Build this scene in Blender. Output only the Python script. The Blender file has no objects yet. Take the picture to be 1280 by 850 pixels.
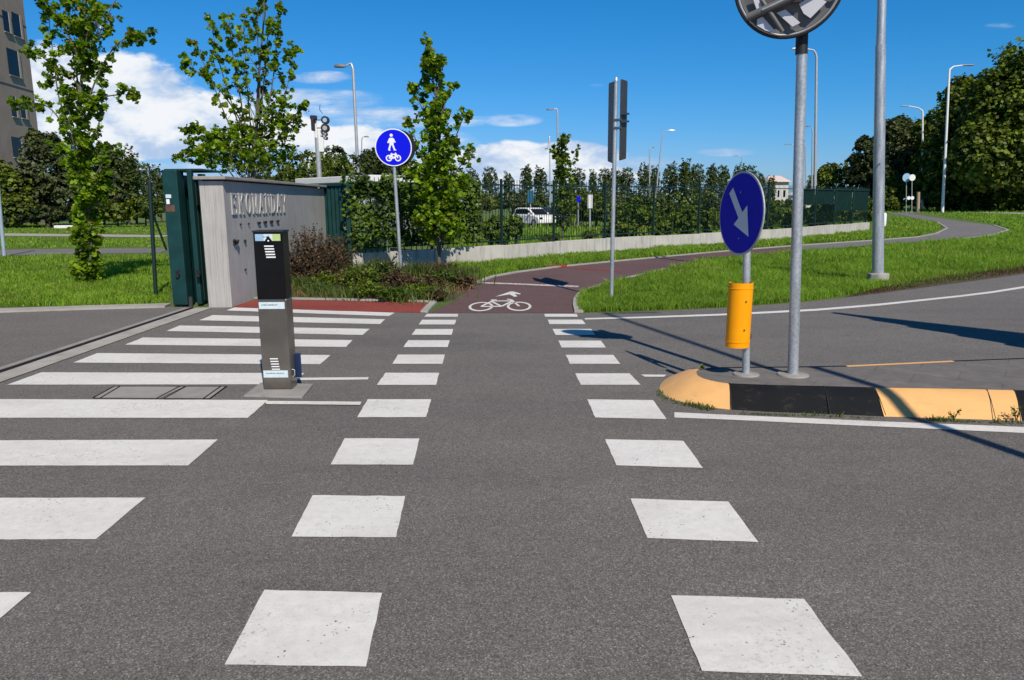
import bpy, math, random
import numpy as np
from mathutils import Vector, Matrix
from mathutils.geometry import tessellate_polygon
random.seed(7); rng = np.random.default_rng(7)
R = math.radians
scn = bpy.context.scene
col = scn.collection

# ------------------------------------------------------------------ camera
F = 940.0; CAMH = 1.6
cam_d = bpy.data.cameras.new('camera'); cam = bpy.data.objects.new('camera', cam_d); col.objects.link(cam)
cam_d.sensor_width = 36; cam_d.lens = 36*F/1280; cam_d.clip_end = 3000; cam_d.clip_start = 0.05
CM = Matrix.Rotation(R(90-10.37), 3, 'X') @ Matrix.Rotation(R(-0.445), 3, 'Z')
cam.matrix_world = Matrix.Translation((0, 0, CAMH)) @ CM.to_4x4()
scn.camera = cam

# ------------------------------------------------------------------ sun and sky
SUN_EL = R(45); SX, SY = 0.335, -0.942
sdir = Vector((SX*math.cos(SUN_EL), SY*math.cos(SUN_EL), math.sin(SUN_EL))).normalized()
sl = bpy.data.lights.new('sun', 'SUN'); sl.energy = 5.0; sl.angle = R(0.53); sl.color = (1, 0.90, 0.765)
so = bpy.data.objects.new('sun', sl); col.objects.link(so)
so.rotation_euler = sdir.to_track_quat('Z', 'Y').to_euler(); so.location = (5, -10, 30)
scn.view_settings.view_transform = 'Standard'; scn.view_settings.look = 'None'
scn.view_settings.gamma = 1.0; scn.view_settings.exposure = 0.04
scn.view_settings.use_curve_mapping = False

def ray(px, py):
    return CM @ Vector(((px-640)/F, -(py-425)/F, -1))
def G(px, py, z=0.0):
    """photograph pixel -> point on the level z"""
    d = ray(px, py); t = (z-CAMH)/d.z
    return Vector((d.x*t, d.y*t, z))
def V(px, py, Y):
    """photograph pixel -> point on the vertical plane y = Y"""
    d = ray(px, py); t = Y/d.y
    return Vector((d.x*t, Y, CAMH+d.z*t))
def OX(px, py, X):
    d = ray(px, py); t = X/d.x
    return Vector((X, d.y*t, CAMH+d.z*t))

world = bpy.data.worlds.new('World'); scn.world = world; world.use_nodes = True
def build_world():
    nt = world.node_tree; N = nt.nodes; L = nt.links
    for n in list(N): N.remove(n)
    out = N.new('ShaderNodeOutputWorld'); bg = N.new('ShaderNodeBackground'); bg.inputs['Strength'].default_value = 0.1
    sky = N.new('ShaderNodeTexSky'); sky.sky_type = 'NISHITA'; sky.sun_disc = False
    sky.sun_elevation = SUN_EL; sky.sun_rotation = math.atan2(SX, SY)
    sky.air_density = 1.0; sky.dust_density = 0.3; sky.ozone_density = 2.5; sky.altitude = 100
    hs = N.new('ShaderNodeHueSaturation'); hs.inputs['Saturation'].default_value = 1.28; hs.inputs['Value'].default_value = 1.0
    tc = N.new('ShaderNodeTexCoord'); sep = N.new('ShaderNodeSeparateXYZ'); L.new(tc.outputs['Generated'], sep.inputs[0])
    def M(op, a, b=None, c=None, clamp=False):
        n = N.new('ShaderNodeMath'); n.operation = op; n.use_clamp = clamp
        for i, x in enumerate((a, b, c)):
            if x is None: continue
            if isinstance(x, (int, float)): n.inputs[i].default_value = x
            else: L.new(x, n.inputs[i])
        return n.outputs[0]
    hs.inputs['Saturation'].default_value = 1.0
    ssep = N.new('ShaderNodeSeparateColor'); L.new(sky.outputs[0], ssep.inputs[0]); scmb = N.new('ShaderNodeCombineColor')
    L.new(M('MULTIPLY', M('POWER', M('MULTIPLY', ssep.outputs[0], .078), 2.1), 10.0), scmb.inputs[0])
    L.new(M('MULTIPLY', ssep.outputs[1], .64), scmb.inputs[1]); L.new(M('MULTIPLY', ssep.outputs[2], 1.07), scmb.inputs[2])
    L.new(scmb.outputs[0], hs.inputs['Color'])
    ymax = M('MAXIMUM', sep.outputs[1], 0.02)
    u = M('DIVIDE', sep.outputs[0], ymax); v = M('DIVIDE', sep.outputs[2], ymax)
    comb = N.new('ShaderNodeCombineXYZ'); L.new(u, comb.inputs[0]); L.new(M('MULTIPLY', v, 2.0), comb.inputs[1])
    def noise(scale, det, rough, dist=0.0, off=0.0):
        mp = N.new('ShaderNodeMapping'); mp.inputs['Location'].default_value = (off, off*0.7, off)
        L.new(comb.outputs[0], mp.inputs['Vector'])
        n = N.new('ShaderNodeTexNoise'); n.inputs['Scale'].default_value = scale; n.inputs['Detail'].default_value = det
        n.inputs['Roughness'].default_value = rough; n.inputs['Distortion'].default_value = dist
        L.new(mp.outputs[0], n.inputs['Vector']); return n.outputs[0]
    n1 = noise(9, 8, 0.58, 0.25); n2 = noise(4.5, 6, 0.5, 0.0, 3.1)
    comb2 = N.new('ShaderNodeCombineXYZ'); L.new(u, comb2.inputs[0]); L.new(M('MULTIPLY', v, 7.0), comb2.inputs[1])
    n3 = N.new('ShaderNodeTexNoise'); n3.inputs['Scale'].default_value = 7; n3.inputs['Detail'].default_value = 7; n3.inputs['Roughness'].default_value = 0.6
    L.new(comb2.outputs[0], n3.inputs['Vector'])
    def uv(px, py):
        d = ray(px, py); return d.x/d.y, d.z/d.y
    def blob(px, py, rx, ry, amp):
        a, b = uv(px, py); rx /= F; ry /= F
        du = M('MULTIPLY', M('SUBTRACT', u, a), 1/rx); dv = M('MULTIPLY', M('SUBTRACT', v, b), 1/ry)
        r2 = M('ADD', M('MULTIPLY', du, du), M('MULTIPLY', dv, dv))
        return M('MULTIPLY', M('SUBTRACT', 1.0, r2, clamp=True), amp)
    def total(bl):
        t = bl[0]
        for b in bl[1:]: t = M('MAXIMUM', t, b)
        return t
    cum = total([blob(150, 125, 130, 62, 1.0), blob(60, 120, 90, 75, .9), blob(255, 150, 95, 45, .85),
                 blob(190, 178, 90, 26, 1.05), blob(335, 165, 110, 36, .72), blob(-150, 150, 200, 90, .9),
                 blob(640, 198, 75, 26, 1.0), blob(720, 194, 85, 24, .92), blob(570, 206, 70, 22, .85), blob(430, 185, 110, 38, .85), blob(660, 218, 200, 20, .9), blob(-700, 120, 300, 80, .8)])
    st = total([blob(400, 97, 60, 12, .85), blob(390, 125, 130, 22, .95), blob(460, 150, 150, 24, .95), blob(560, 150, 110, 14, .75), blob(640, 150, 60, 12, .85), blob(910, 190, 60, 9, .8),
                blob(745, 107, 30, 8, .55), blob(1250, 32, 40, 7, .6), blob(760, 205, 200, 18, .7), blob(450, 175, 230, 30, .8), blob(200, 208, 120, 8, .8)])
    def ss(x, a, b):
        n = N.new('ShaderNodeMapRange'); n.interpolation_type = 'SMOOTHSTEP'
        n.inputs['From Min'].default_value = a; n.inputs['From Max'].default_value = b; L.new(x, n.inputs['Value']); return n.outputs[0]
    n5 = noise(26, 6, .6, 0.3, 7.7)
    c1 = ss(M('ADD', M('ADD', cum, M('MULTIPLY', n1, 1.2)), M('MULTIPLY', n5, .5)), 1.12, 1.38)
    c2 = M('MULTIPLY', ss(M('MULTIPLY', ss(st, 0.0, 0.75), M('ADD', n3.outputs[0], M('MULTIPLY', n5, .25))), 0.40, 0.85), 0.85)
    cover = M('MAXIMUM', M('MULTIPLY', c1, 0.96), c2)
    above = ss(v, -0.002, 0.02); cover = M('MULTIPLY', cover, above)
    # cloud tone: white billows, blue-grey bases
    shade = ss(M('ADD', M('ADD', M('MULTIPLY', n2, 1.0), M('MULTIPLY', n1, 1.0)), M('MULTIPLY', n5, .7)), 1.16, 1.52)
    mixc = N.new('ShaderNodeMix'); mixc.data_type = 'RGBA'; L.new(shade, mixc.inputs[0])
    mixc.inputs[6].default_value = (4.3, 5.7, 8.0, 1); mixc.inputs[7].default_value = (9.0, 9.2, 9.4, 1)
    mx = N.new('ShaderNodeMix'); mx.data_type = 'RGBA'; L.new(cover, mx.inputs[0])
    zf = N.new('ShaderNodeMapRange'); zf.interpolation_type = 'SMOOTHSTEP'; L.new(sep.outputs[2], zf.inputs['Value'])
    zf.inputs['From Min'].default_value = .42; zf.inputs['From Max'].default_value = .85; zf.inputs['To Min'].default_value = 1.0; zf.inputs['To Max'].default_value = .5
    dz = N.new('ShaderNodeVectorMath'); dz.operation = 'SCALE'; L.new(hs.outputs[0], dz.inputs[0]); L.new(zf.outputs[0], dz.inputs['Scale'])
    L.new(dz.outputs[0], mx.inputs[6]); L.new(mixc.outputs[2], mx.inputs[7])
    L.new(mx.outputs[2], bg.inputs['Color']); L.new(bg.outputs[0], out.inputs[0])
build_world()

# ------------------------------------------------------------------ materials
class Mat:
    def __init__(s, name, rough=0.6, metal=0.0, color=(.5, .5, .5)):
        s.m = bpy.data.materials.new(name); s.m.use_nodes = True; s.nt = s.m.node_tree; s.N = s.nt.nodes; s.L = s.nt.links
        s.b = s.N['Principled BSDF']; s.b.inputs['Roughness'].default_value = rough; s.b.inputs['Metallic'].default_value = metal
        s.b.inputs['Base Color'].default_value = (*color, 1)
        s.tc = s.N.new('ShaderNodeTexCoord').outputs['Object']
    def noise(s, scale, det=4, rough=.55, vec=None, stretch=None, dist=0):
        n = s.N.new('ShaderNodeTexNoise'); n.inputs['Scale'].default_value = scale; n.inputs['Detail'].default_value = det
        n.inputs['Roughness'].default_value = rough; n.inputs['Distortion'].default_value = dist
        src = vec or s.tc
        if stretch:
            mp = s.N.new('ShaderNodeMapping'); mp.inputs['Scale'].default_value = stretch; s.L.new(src, mp.inputs['Vector']); src = mp.outputs[0]
        s.L.new(src, n.inputs['Vector']); return n.outputs[0]
    def voro(s, scale, out='Distance'):
        n = s.N.new('ShaderNodeTexVoronoi'); n.inputs['Scale'].default_value = scale; s.L.new(s.tc, n.inputs['Vector']); return n.outputs[out]
    def ramp(s, fac, stops):
        n = s.N.new('ShaderNodeValToRGB'); e = n.color_ramp.elements
        while len(e) < len(stops): e.new(0.5)
        for el, (p, c) in zip(e, stops): el.position = p; el.color = (*c, 1) if len(c) == 3 else c
        s.L.new(fac, n.inputs[0]); return n.outputs[0]
    def mix(s, fac, a, b, mode='MIX'):
        n = s.N.new('ShaderNodeMix'); n.data_type = 'RGBA'; n.blend_type = mode
        for i, x in ((0, fac), (6, a), (7, b)):
            if isinstance(x, (int, float)): n.inputs[i].default_value = x
            elif isinstance(x, tuple): n.inputs[i].default_value = (*x, 1)
            else: s.L.new(x, n.inputs[i])
        return n.outputs[2]
    def math(s, op, a, b=0.0, clamp=False):
        n = s.N.new('ShaderNodeMath'); n.operation = op; n.use_clamp = clamp
        for i, x in enumerate((a, b)):
            if isinstance(x, (int, float)): n.inputs[i].default_value = x
            else: s.L.new(x, n.inputs[i])
        return n.outputs[0]
    def color(s, c): s.L.new(c, s.b.inputs['Base Color']); return s
    def rough(s, c): s.L.new(c, s.b.inputs['Roughness']); return s
    def bump(s, h, strength=.3, dist=.01):
        n = s.N.new('ShaderNodeBump'); n.inputs['Strength'].default_value = strength; n.inputs['Distance'].default_value = dist
        s.L.new(h, n.inputs['Height']); s.L.new(n.outputs[0], s.b.inputs['Normal']); return s

def simple(name, color, rough=.5, metal=0, var=.12, scale=6, bump=0, spec=.5):
    m = Mat(name, rough, metal); n = m.noise(scale, 5)
    lo = tuple(c*(1-var) for c in color); hi = tuple(min(1, c*(1+var)) for c in color)
    m.color(m.ramp(n, [(.3, lo), (.7, hi)])); m.b.inputs['Specular IOR Level'].default_value = spec
    if bump: m.bump(m.noise(scale*12, 3), bump, .004)
    return m.m

def asphalt(name, base, tint2, chips=.5, scale=1.0, patches=.12):
    m = Mat(name, .88)
    big = m.noise(.35, 5, .6); mid = m.noise(3.2, 4, .6); fine = m.noise(230*scale, 2, .7); gr = m.voro(185*scale, 'Color')
    sepn = m.N.new('ShaderNodeSeparateColor'); m.L.new(gr, sepn.inputs[0])
    c = m.ramp(sepn.outputs[2], [(0, tuple(x*.62 for x in base)), (.45, tuple(x*.95 for x in base)), (.85, tuple(x*1.25 for x in tint2)), (1, tuple(x*1.7 for x in tint2))])
    g2 = m.voro(60*scale, 'Color'); sp2 = m.N.new('ShaderNodeSeparateColor'); m.L.new(g2, sp2.inputs[0])
    c = m.mix(1.0, c, m.ramp(sp2.outputs[0], [(0, (.92,)*3), (1, (1.08,)*3)]), 'MULTIPLY')
    chip = m.ramp(sepn.outputs[0], [(.955, (0, 0, 0)), (.965, (1, 1, 1))])
    c = m.mix(m.math('MULTIPLY', chip, chips), c, (.42, .40, .38))
    dark = m.ramp(sepn.outputs[1], [(.8, (0, 0, 0)), (.85, (1, 1, 1))])
    c = m.mix(m.math('MULTIPLY', dark, .55), c, tuple(x*.3 for x in base))
    tone = m.ramp(m.math('ADD', m.math('MULTIPLY', big, .6), m.math('MULTIPLY', mid, .4)), [(.35, (1-patches,)*3), (.65, (1+patches*.6,)*3)])
    c = m.mix(1.0, c, tone, 'MULTIPLY')
    # worn and stained areas along the driving direction, hairline cracks
    lane = m.noise(.9, 6, .7, stretch=(.25, 1.1, 1)); c = m.mix(1.0, c, m.ramp(lane, [(.33, (.86, .86, .87)), (.5, (1, 1, 1)), (.68, (1.10, 1.09, 1.07))]), 'MULTIPLY')
    oil = m.noise(2.3, 5, .65); c = m.mix(m.ramp(oil, [(.66, (0,)*3), (.74, (.35,)*3)]), c, tuple(x*.45 for x in base))
    m.color(c); m.bump(m.math('ADD', fine, sepn.outputs[0]), .45, .003)
    return m.m

M = {}
M['asphalt'] = asphalt('asphalt', (.134, .124, .117), (.140, .130, .122))
M['asphalt_old'] = asphalt('grey path asphalt', (.15, .142, .145), (.16, .152, .15), .3)
M['maroon'] = asphalt('maroon asphalt', (.105, .058, .058), (.12, .066, .064), .25)
M['red'] = asphalt('red paving', (.235, .036, .026), (.25, .045, .03), .08)

def paint():
    m = Mat('road paint', .62)
    n = m.noise(16, 6, .65); fine = m.noise(190, 3, .7); gr = m.voro(150, 'Color')
    c = m.ramp(n, [(.3, (.61, .60, .575)), (.6, (.70, .69, .665))])
    c = m.mix(m.ramp(fine, [(.33, (.45,)*3), (.45, (0,)*3)]), c, (.38, .36, .33))
    sm = m.noise(2.1, 6, .7, stretch=(.4, 1, 1)); c = m.mix(m.ramp(sm, [(.45, (0,)*3), (.75, (.5,)*3)]), c, (.43, .405, .37))
    we = m.noise(48, 5, .75); wz = m.noise(1.4, 3, .6); c = m.mix(m.math('MULTIPLY', m.ramp(we, [(.56, (0,)*3), (.62, (1,)*3)]), m.ramp(wz, [(.50, (0,)*3), (.66, (.7,)*3)])), c, (.17, .155, .14))
    s = m.N.new('ShaderNodeSeparateColor'); m.L.new(gr, s.inputs[0])
    pit = m.math('MULTIPLY', m.ramp(s.outputs[0], [(.98, (0,)*3), (.985, (1,)*3)]), m.ramp(m.noise(5, 2), [(.5, (0,)*3), (.62, (1,)*3)]))
    c = m.mix(pit, c, (.07, .065, .06))
    m.color(c); m.bump(fine, .35, .003)
    # worn through in specks and ragged rims
    return m.m
M['paint'] = paint()
def worn_paint(name, c0, thr=.48):
    m = Mat(name, .7)
    n = m.noise(26, 5, .7); m.color(m.ramp(n, [(thr-.06, (.14, .09, .085)), (thr, c0), (.7, tuple(min(1, x*1.1) for x in c0))])); return m.m
M['paint_worn'] = worn_paint('worn white paint', (.62, .58, .56), .50)
M['paint_yellow'] = worn_paint('kerb yellow', (.70, .42, .16), .18)
def kerbpaint(name, c, var, spots):
    m = Mat(name, .6)
    n = m.noise(4, 6, .6); c1 = m.ramp(n, [(.3, tuple(x*(1-var) for x in c)), (.7, c)])
    f = m.noise(38, 4, .7); c1 = m.mix(m.ramp(f, [(.24, (.8,)*3), (.33, (0,)*3)]), c1, spots)
    st_ = m.noise(9, 6, .75, stretch=(1, 1, 2.5)); c1 = m.mix(m.ramp(st_, [(.56, (0,)*3), (.72, (.45,)*3)]), c1, spots)
    m.color(c1); m.bump(m.noise(60, 4), .3, .004); return m.m
M['kerb_yellow'] = kerbpaint('kerb yellow paint', (.78, .44, .165), .13, (.4, .26, .14))
M['kerb_black'] = kerbpaint('kerb black paint', (.011, .012, .014), .3, (.08, .065, .05)); M['kerb_black'].node_tree.nodes['Principled BSDF'].inputs['Specular IOR Level'].default_value = .15
def concrete(name, c, streak=(6, 6, .5), sc=1.0, dark=.55):
    m = Mat(name, .85)
    a = m.noise(5*sc, 6, .65, stretch=streak); b = m.noise(1.3*sc, 5, .6); f = m.noise(70, 3, .7)
    c1 = m.ramp(a, [(.28, tuple(x*dark for x in c)), (.5, c), (.75, tuple(x*1.15 for x in c))])
    c1 = m.mix(.5, c1, m.ramp(b, [(.3, tuple(x*.65 for x in c)), (.7, tuple(x*1.12 for x in c))]))
    pit = m.ramp(m.voro(7*sc), [(.03, (.35,)*3), (.05, (1,)*3)]); c1 = m.mix(1, c1, pit, 'MULTIPLY')
    m.color(c1); m.bump(m.math('ADD', a, f), .35, .006); return m.m
M['wall_conc'] = concrete('board marked concrete', (.41, .40, .38), (14, 14, .22), 1, .28)
M['low_conc'] = concrete('weathered concrete', (.47, .455, .42), (1.6, 1.6, .18), 1.0, .25)
M['slab'] = concrete('concrete slab', (.27, .26, .245), (1, 1, 1))
M['kerb_stone'] = concrete('kerb stone', (.36, .345, .315), (1, 1, 1))
M['cap'] = concrete('coping', (.33, .31, .28), (1, 1, 1))
def paving():
    m = Mat('island paving', .85)
    n = m.noise(8, 6, .65); c = m.ramp(n, [(.3, (.115, .105, .098)), (.7, (.17, .158, .148))])
    br = m.N.new('ShaderNodeTexBrick'); br.inputs['Scale'].default_value = .8; br.inputs['Mortar Size'].default_value = .005
    br.inputs['Color1'].default_value = (1, 1, 1, 1); br.inputs['Color2'].default_value = (.88, .88, .88, 1); br.inputs['Mortar'].default_value = (.72, .7, .67, 1)
    mp = m.N.new('ShaderNodeMapping'); mp.inputs['Rotation'].default_value = (0, 0, R(35)); m.L.new(m.tc, mp.inputs['Vector']); m.L.new(mp.outputs[0], br.inputs['Vector'])
    m.color(m.mix(1, c, br.outputs[0], 'MULTIPLY')); m.bump(m.noise(120, 3), .4, .003); return m.m
M['paving'] = paving()
def galv():
    m = Mat('galvanised steel', .42, .55)
    v = m.voro(45, 'Distance'); n = m.noise(14, 4, .6, stretch=(1, 1, .15))
    m.color(m.ramp(m.math('ADD', m.math('MULTIPLY', v, .4), m.math('MULTIPLY', n, .8)), [(.3, (.28, .31, .34)), (.75, (.50, .53, .55))]))
    m.rough(m.ramp(n, [(.3, (.36,)*3), (.7, (.55,)*3)])); return m.m
M['galv'] = galv()
M['galv_dark'] = simple('weathered grey metal', (.06, .06, .06), .6, .2, .2, 9, 0, .2)
M['mid_metal'] = simple('grey back plate', (.13, .13, .128), .6, .2, .15, 7)
M['light_metal'] = simple('pale aluminium', (.44, .45, .46), .45, .4, .12, 9)
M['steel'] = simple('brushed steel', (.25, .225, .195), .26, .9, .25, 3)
M['mark_and_reflection'] = simple('black mark and painted dark reflection', (.008, .008, .009), .3, 0, .2, 5, 0, .12)  # warning mark, and the pillar's dark reflection put into the colour
M['black'] = simple('black rubber', (.012, .012, .014), .55, 0, .2, 5)
M['green_paint'] = simple('dark green paint', (.008, .042, .042), .45, .0, .28, 3, .1, .25)
M['fence_green'] = simple('green fence paint', (.006, .024, .02), .5, 0, .2, 3)
M['sign_blue'] = simple('sign blue', (.002, .006, .66), .4, 0, .06, 2, 0, .15)
M['navy'] = simple('navy sign face', (.003, .006, .42), .4, 0, .06, 2, 0, .12)
M['white'] = simple('white paint', (.74, .74, .74), .4, 0, .05, 4)
M['sign_white'] = simple('reflective white', (.78, .78, .80), .35, 0, .04, 4)
M['arrow_grey'] = simple('reflective pale grey', (.62, .62, .66), .35, 0, .05, 4)
M['yellow'] = simple('yellow plastic', (.90, .34, .002), .42, 0, .05, 5, 0, .2)
M['label'] = simple('pale label', (.55, .66, .70), .4, 0, .08, 30)
M['label_green'] = simple('green label', (.42, .55, .22), .4, 0, .08, 30)
M['label_blue'] = simple('blue label', (.28, .45, .62), .4, 0, .08, 30)
M['ink'] = simple('printed ink', (.03, .05, .09), .5, 0, .1, 30)
M['rust'] = simple('rusty patch', (.10, .055, .035), .8, 0, .35, 20)
M['letters'] = simple('letter metal', (.50, .50, .49), .45, .2, .1, 12)
M['bark'] = simple('grey bark', (.12, .105, .085), .9, 0, .35, 22, .5)
M['bark_dark'] = simple('dark bark', (.06, .045, .035), .9, 0, .35, 12, .5)
M['facade'] = concrete('brown grey render', (.40, .30, .235), (1, 1, .4), .3, .85)
M['glass'] = Mat('dark window glass', .12, 0, (.010, .012, .016)).m; M['glass'].node_tree.nodes['Principled BSDF'].inputs['Specular IOR Level'].default_value = .12
M['frame'] = simple('pale window reveal', (.42, .36, .30), .7, 0, .1, 3)
M['carwhite'] = simple('white car paint', (.78, .78, .78), .2, 0, .02, 3)
M['cardark'] = simple('dark car paint', (.02, .022, .025), .22, 0, .1, 3)
M['tyre'] = simple('tyre rubber', (.015, .015, .015), .8, 0, .1, 9)
M['dirt'] = simple('soil', (.075, .052, .036), .95, 0, .4, 8, .6)
M['net'] = simple('dark green net', (.005, .030, .026), .9, 0, .25, 3, 0, .1)
M['pinkroof'] = simple('pale roof', (.62, .50, .46), .7, 0, .1, .5)

def grass_ground():
    m = Mat('lawn soil', .95)
    n = m.noise(.5, 6, .6); f = m.noise(28, 5, .75)
    c = m.mix(.45, m.ramp(n, [(.3, (.070, .125, .014)), (.7, (.12, .19, .024))]), m.ramp(f, [(.3, (.028, .045, .010)), (.7, (.11, .17, .03))]))
    m.color(c); m.bump(f, .8, .05); return m.m
M['ground'] = grass_ground()
def leafmat(name, dark, light, tr=.35, rough=.5, brown=None):
    m = Mat(name, rough)
    at = m.N.new('ShaderNodeAttribute'); at.attribute_name = 'tint'
    c = m.ramp(at.outputs['Fac'], [(0, dark), (.85, light), (1, brown or light)])
    m.color(c)
    t = m.N.new('ShaderNodeBsdfTranslucent'); m.L.new(m.mix(1, c, (1.25, 1.35, .5), 'MULTIPLY'), t.inputs['Color'])
    mx = m.N.new('ShaderNodeMixShader'); mx.inputs[0].default_value = tr
    out = m.N['Material Output']; m.L.new(m.b.outputs[0], mx.inputs[1]); m.L.new(t.outputs[0], mx.inputs[2]); m.L.new(mx.outputs[0], out.inputs[0])
    m.b.inputs['Specular IOR Level'].default_value = .25
    return m.m
M['leaf'] = leafmat('young maple leaf', (.05, .105, .006), (.27, .41, .018), .44, .42, (.27, .19, .04))
M['ivy'] = leafmat('hedge leaf', (.014, .038, .004), (.10, .17, .015), .3, .4)
M['wood'] = leafmat('woodland leaf', (.018, .036, .005), (.18, .235, .026), .32)
M['wood_dark'] = leafmat('dark conifer foliage', (.014, .026, .010), (.062, .088, .026), .2)
M['wood_grey'] = leafmat('grey green foliage', (.028, .042, .016), (.11, .14, .045), .25)
M['poplar'] = leafmat('poplar leaf', (.022, .042, .009), (.11, .15, .026), .28)
M['shrub'] = leafmat('shrub leaf', (.03, .06, .006), (.20, .28, .024), .35)
M['grass'] = leafmat('grass blade', (.045, .105, .008), (.31, .50, .045), .42, .5, (.38, .36, .10))
M['grass_dark'] = leafmat('ornamental grass blade', (.03, .055, .010), (.13, .185, .04), .3, .5, (.26, .16, .08))
M['rustleaf'] = leafmat('rust brown leaf', (.04, .028, .014), (.14, .088, .042), .25, .6, (.10, .11, .03))

# ------------------------------------------------------------------ object helpers
def tag(o, label=None, cat=None, group=None, kind=None):
    if label: o['label'] = label
    if cat: o['category'] = cat
    if group: o['group'] = group
    if kind: o['kind'] = kind
    return o
def thing(name, loc, label, cat, group=None):
    o = bpy.data.objects.new(name, None); o.empty_display_size = .2; col.objects.link(o); o.location = loc
    return tag(o, label, cat, group)
def origin(o):
    p = Vector((0, 0, 0))
    while o is not None: p += o.location; o = o.parent
    return p
class MB:
    def __init__(s): s.v = []; s.f = []
    def add(s, vs, fs):
        b = len(s.v); s.v += [Vector(p) for p in vs]; s.f += [tuple(b+i for i in f) for f in fs]; return s
    def box(s, c, d, ax=None):
        c = Vector(c); X, Y, Z = ax or (Vector((1, 0, 0)), Vector((0, 1, 0)), Vector((0, 0, 1)))
        vs = [c+X*(d[0]/2*i)+Y*(d[1]/2*j)+Z*(d[2]/2*k) for k in (-1, 1) for j in (-1, 1) for i in (-1, 1)]
        return s.add(vs, [(0, 2, 3, 1), (4, 5, 7, 6), (0, 1, 5, 4), (2, 6, 7, 3), (0, 4, 6, 2), (1, 3, 7, 5)])
    def tube(s, pts, rad, n=8, cap=True):
        pts = [Vector(p) for p in pts]; rad = rad if isinstance(rad, (list, tuple)) else [rad]*len(pts)
        rings = []; prev = None
        for i, p in enumerate(pts):
            t = (pts[min(i+1, len(pts)-1)]-pts[max(i-1, 0)]).normalized()
            a = prev if prev is not None else (Vector((1, 0, 0)) if abs(t.x) < .8 else Vector((0, 1, 0)))
            a = (a-t*a.dot(t)).normalized(); prev = a; b = t.cross(a)
            rings.append([p+(a*math.cos(2*math.pi*k/n)+b*math.sin(2*math.pi*k/n))*rad[i] for k in range(n)])
        vs = [q for r in rings for q in r]; fs = []
        for i in range(len(pts)-1):
            for k in range(n):
                fs.append((i*n+k, i*n+(k+1) % n, (i+1)*n+(k+1) % n, (i+1)*n+k))
        if cap: fs.append(tuple(range(n))[::-1]); fs.append(tuple((len(pts)-1)*n+k for k in range(n)))
        return s.add(vs, fs)
    def prism(s, pts, d):
        """planar polygon pts (3D) extruded by vector d"""
        pts = [Vector(p) for p in pts]; d = Vector(d); n = len(pts)
        tr = tessellate_polygon([pts])
        vs = pts+[p+d for p in pts]
        fs = [tuple(t) for t in tr]+[tuple(n+i for i in reversed(t)) for t in tr]
        fs += [(i, (i+1) % n, n+(i+1) % n, n+i) for i in range(n)]
        return s.add(vs, fs)
    def sheet(s, pts):
        pts = [Vector(p) for p in pts]; return s.add(pts, [tuple(t) for t in tessellate_polygon([pts])])
    def build(s, name, mat, parent=None, smooth=False, bevel=0, flip=True):
        org = origin(parent)
        me = bpy.data.meshes.new(name); me.from_pydata([tuple(p-org) for p in s.v], [], s.f); me.update()
        import bmesh
        bm = bmesh.new(); bm.from_mesh(me); bmesh.ops.recalc_face_normals(bm, faces=bm.faces); bm.to_mesh(me); bm.free()
        me.materials.append(mat)
        if smooth:
            for p in me.polygons: p.use_smooth = True
            if hasattr(me, 'set_sharp_from_angle'): me.set_sharp_from_angle(angle=R(40))
        o = bpy.data.objects.new(name, me); col.objects.link(o)
        if parent is not None: o.parent = parent
        if bevel:
            b = o.modifiers.new('bevel', 'BEVEL'); b.width = bevel; b.segments = 2; b.limit_method = 'ANGLE'
        return o
def sheet(name, pts, mat, parent=None):
    mb = MB(); pts = [Vector(p) for p in pts]
    mb.sheet(pts); o = mb.build(name, mat, parent)
    if o.data.polygons and o.data.polygons[0].normal.z < 0: o.data.flip_normals()
    return o
def gp(lst, z): return [G(x, y, z) for x, y in lst]
def sun_shadow(p, z=0):  # for layout only
    t = (p.z-z)/sdir.z; return p-sdir*t

def np_mesh(name, verts, faces, mat, parent, tint=None):
    """verts (n,3), faces (m,k) constant k"""
    org = origin(parent); verts = verts-np.array(org)[None, :]
    me = bpy.data.meshes.new(name); m, k = faces.shape
    me.vertices.add(len(verts)); me.vertices.foreach_set('co', verts.astype(np.float32).ravel())
    me.loops.add(m*k); me.loops.foreach_set('vertex_index', faces.astype(np.int32).ravel())
    me.polygons.add(m); me.polygons.foreach_set('loop_start', np.arange(0, m*k, k, dtype=np.int32))
    me.update(calc_edges=True)
    if tint is not None:
        a = me.attributes.new('tint', 'FLOAT', 'POINT'); a.data.foreach_set('value', tint.astype(np.float32))
    me.materials.append(mat); me.validate()
    o = bpy.data.objects.new(name, me); col.objects.link(o)
    if parent is not None: o.parent = parent
    return o
LEAF = np.array([(0, -.5, 0), (.28, -.35, .05), (.5, .02, .10), (.24, .12, .05), (.12, .5, 0), (-.2, .16, .05), (-.5, .06, .10), (-.3, -.33, .05)])
LEAFF = np.array([(0, 1, 3, 4), (1, 2, 3, 3), (0, 4, 5, 7), (7, 5, 6, 6)])
FLAKE = np.array([(0, -.5, 0), (.45, -.1, .12), (.15, .5, 0), (-.42, .15, .12)])
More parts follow.
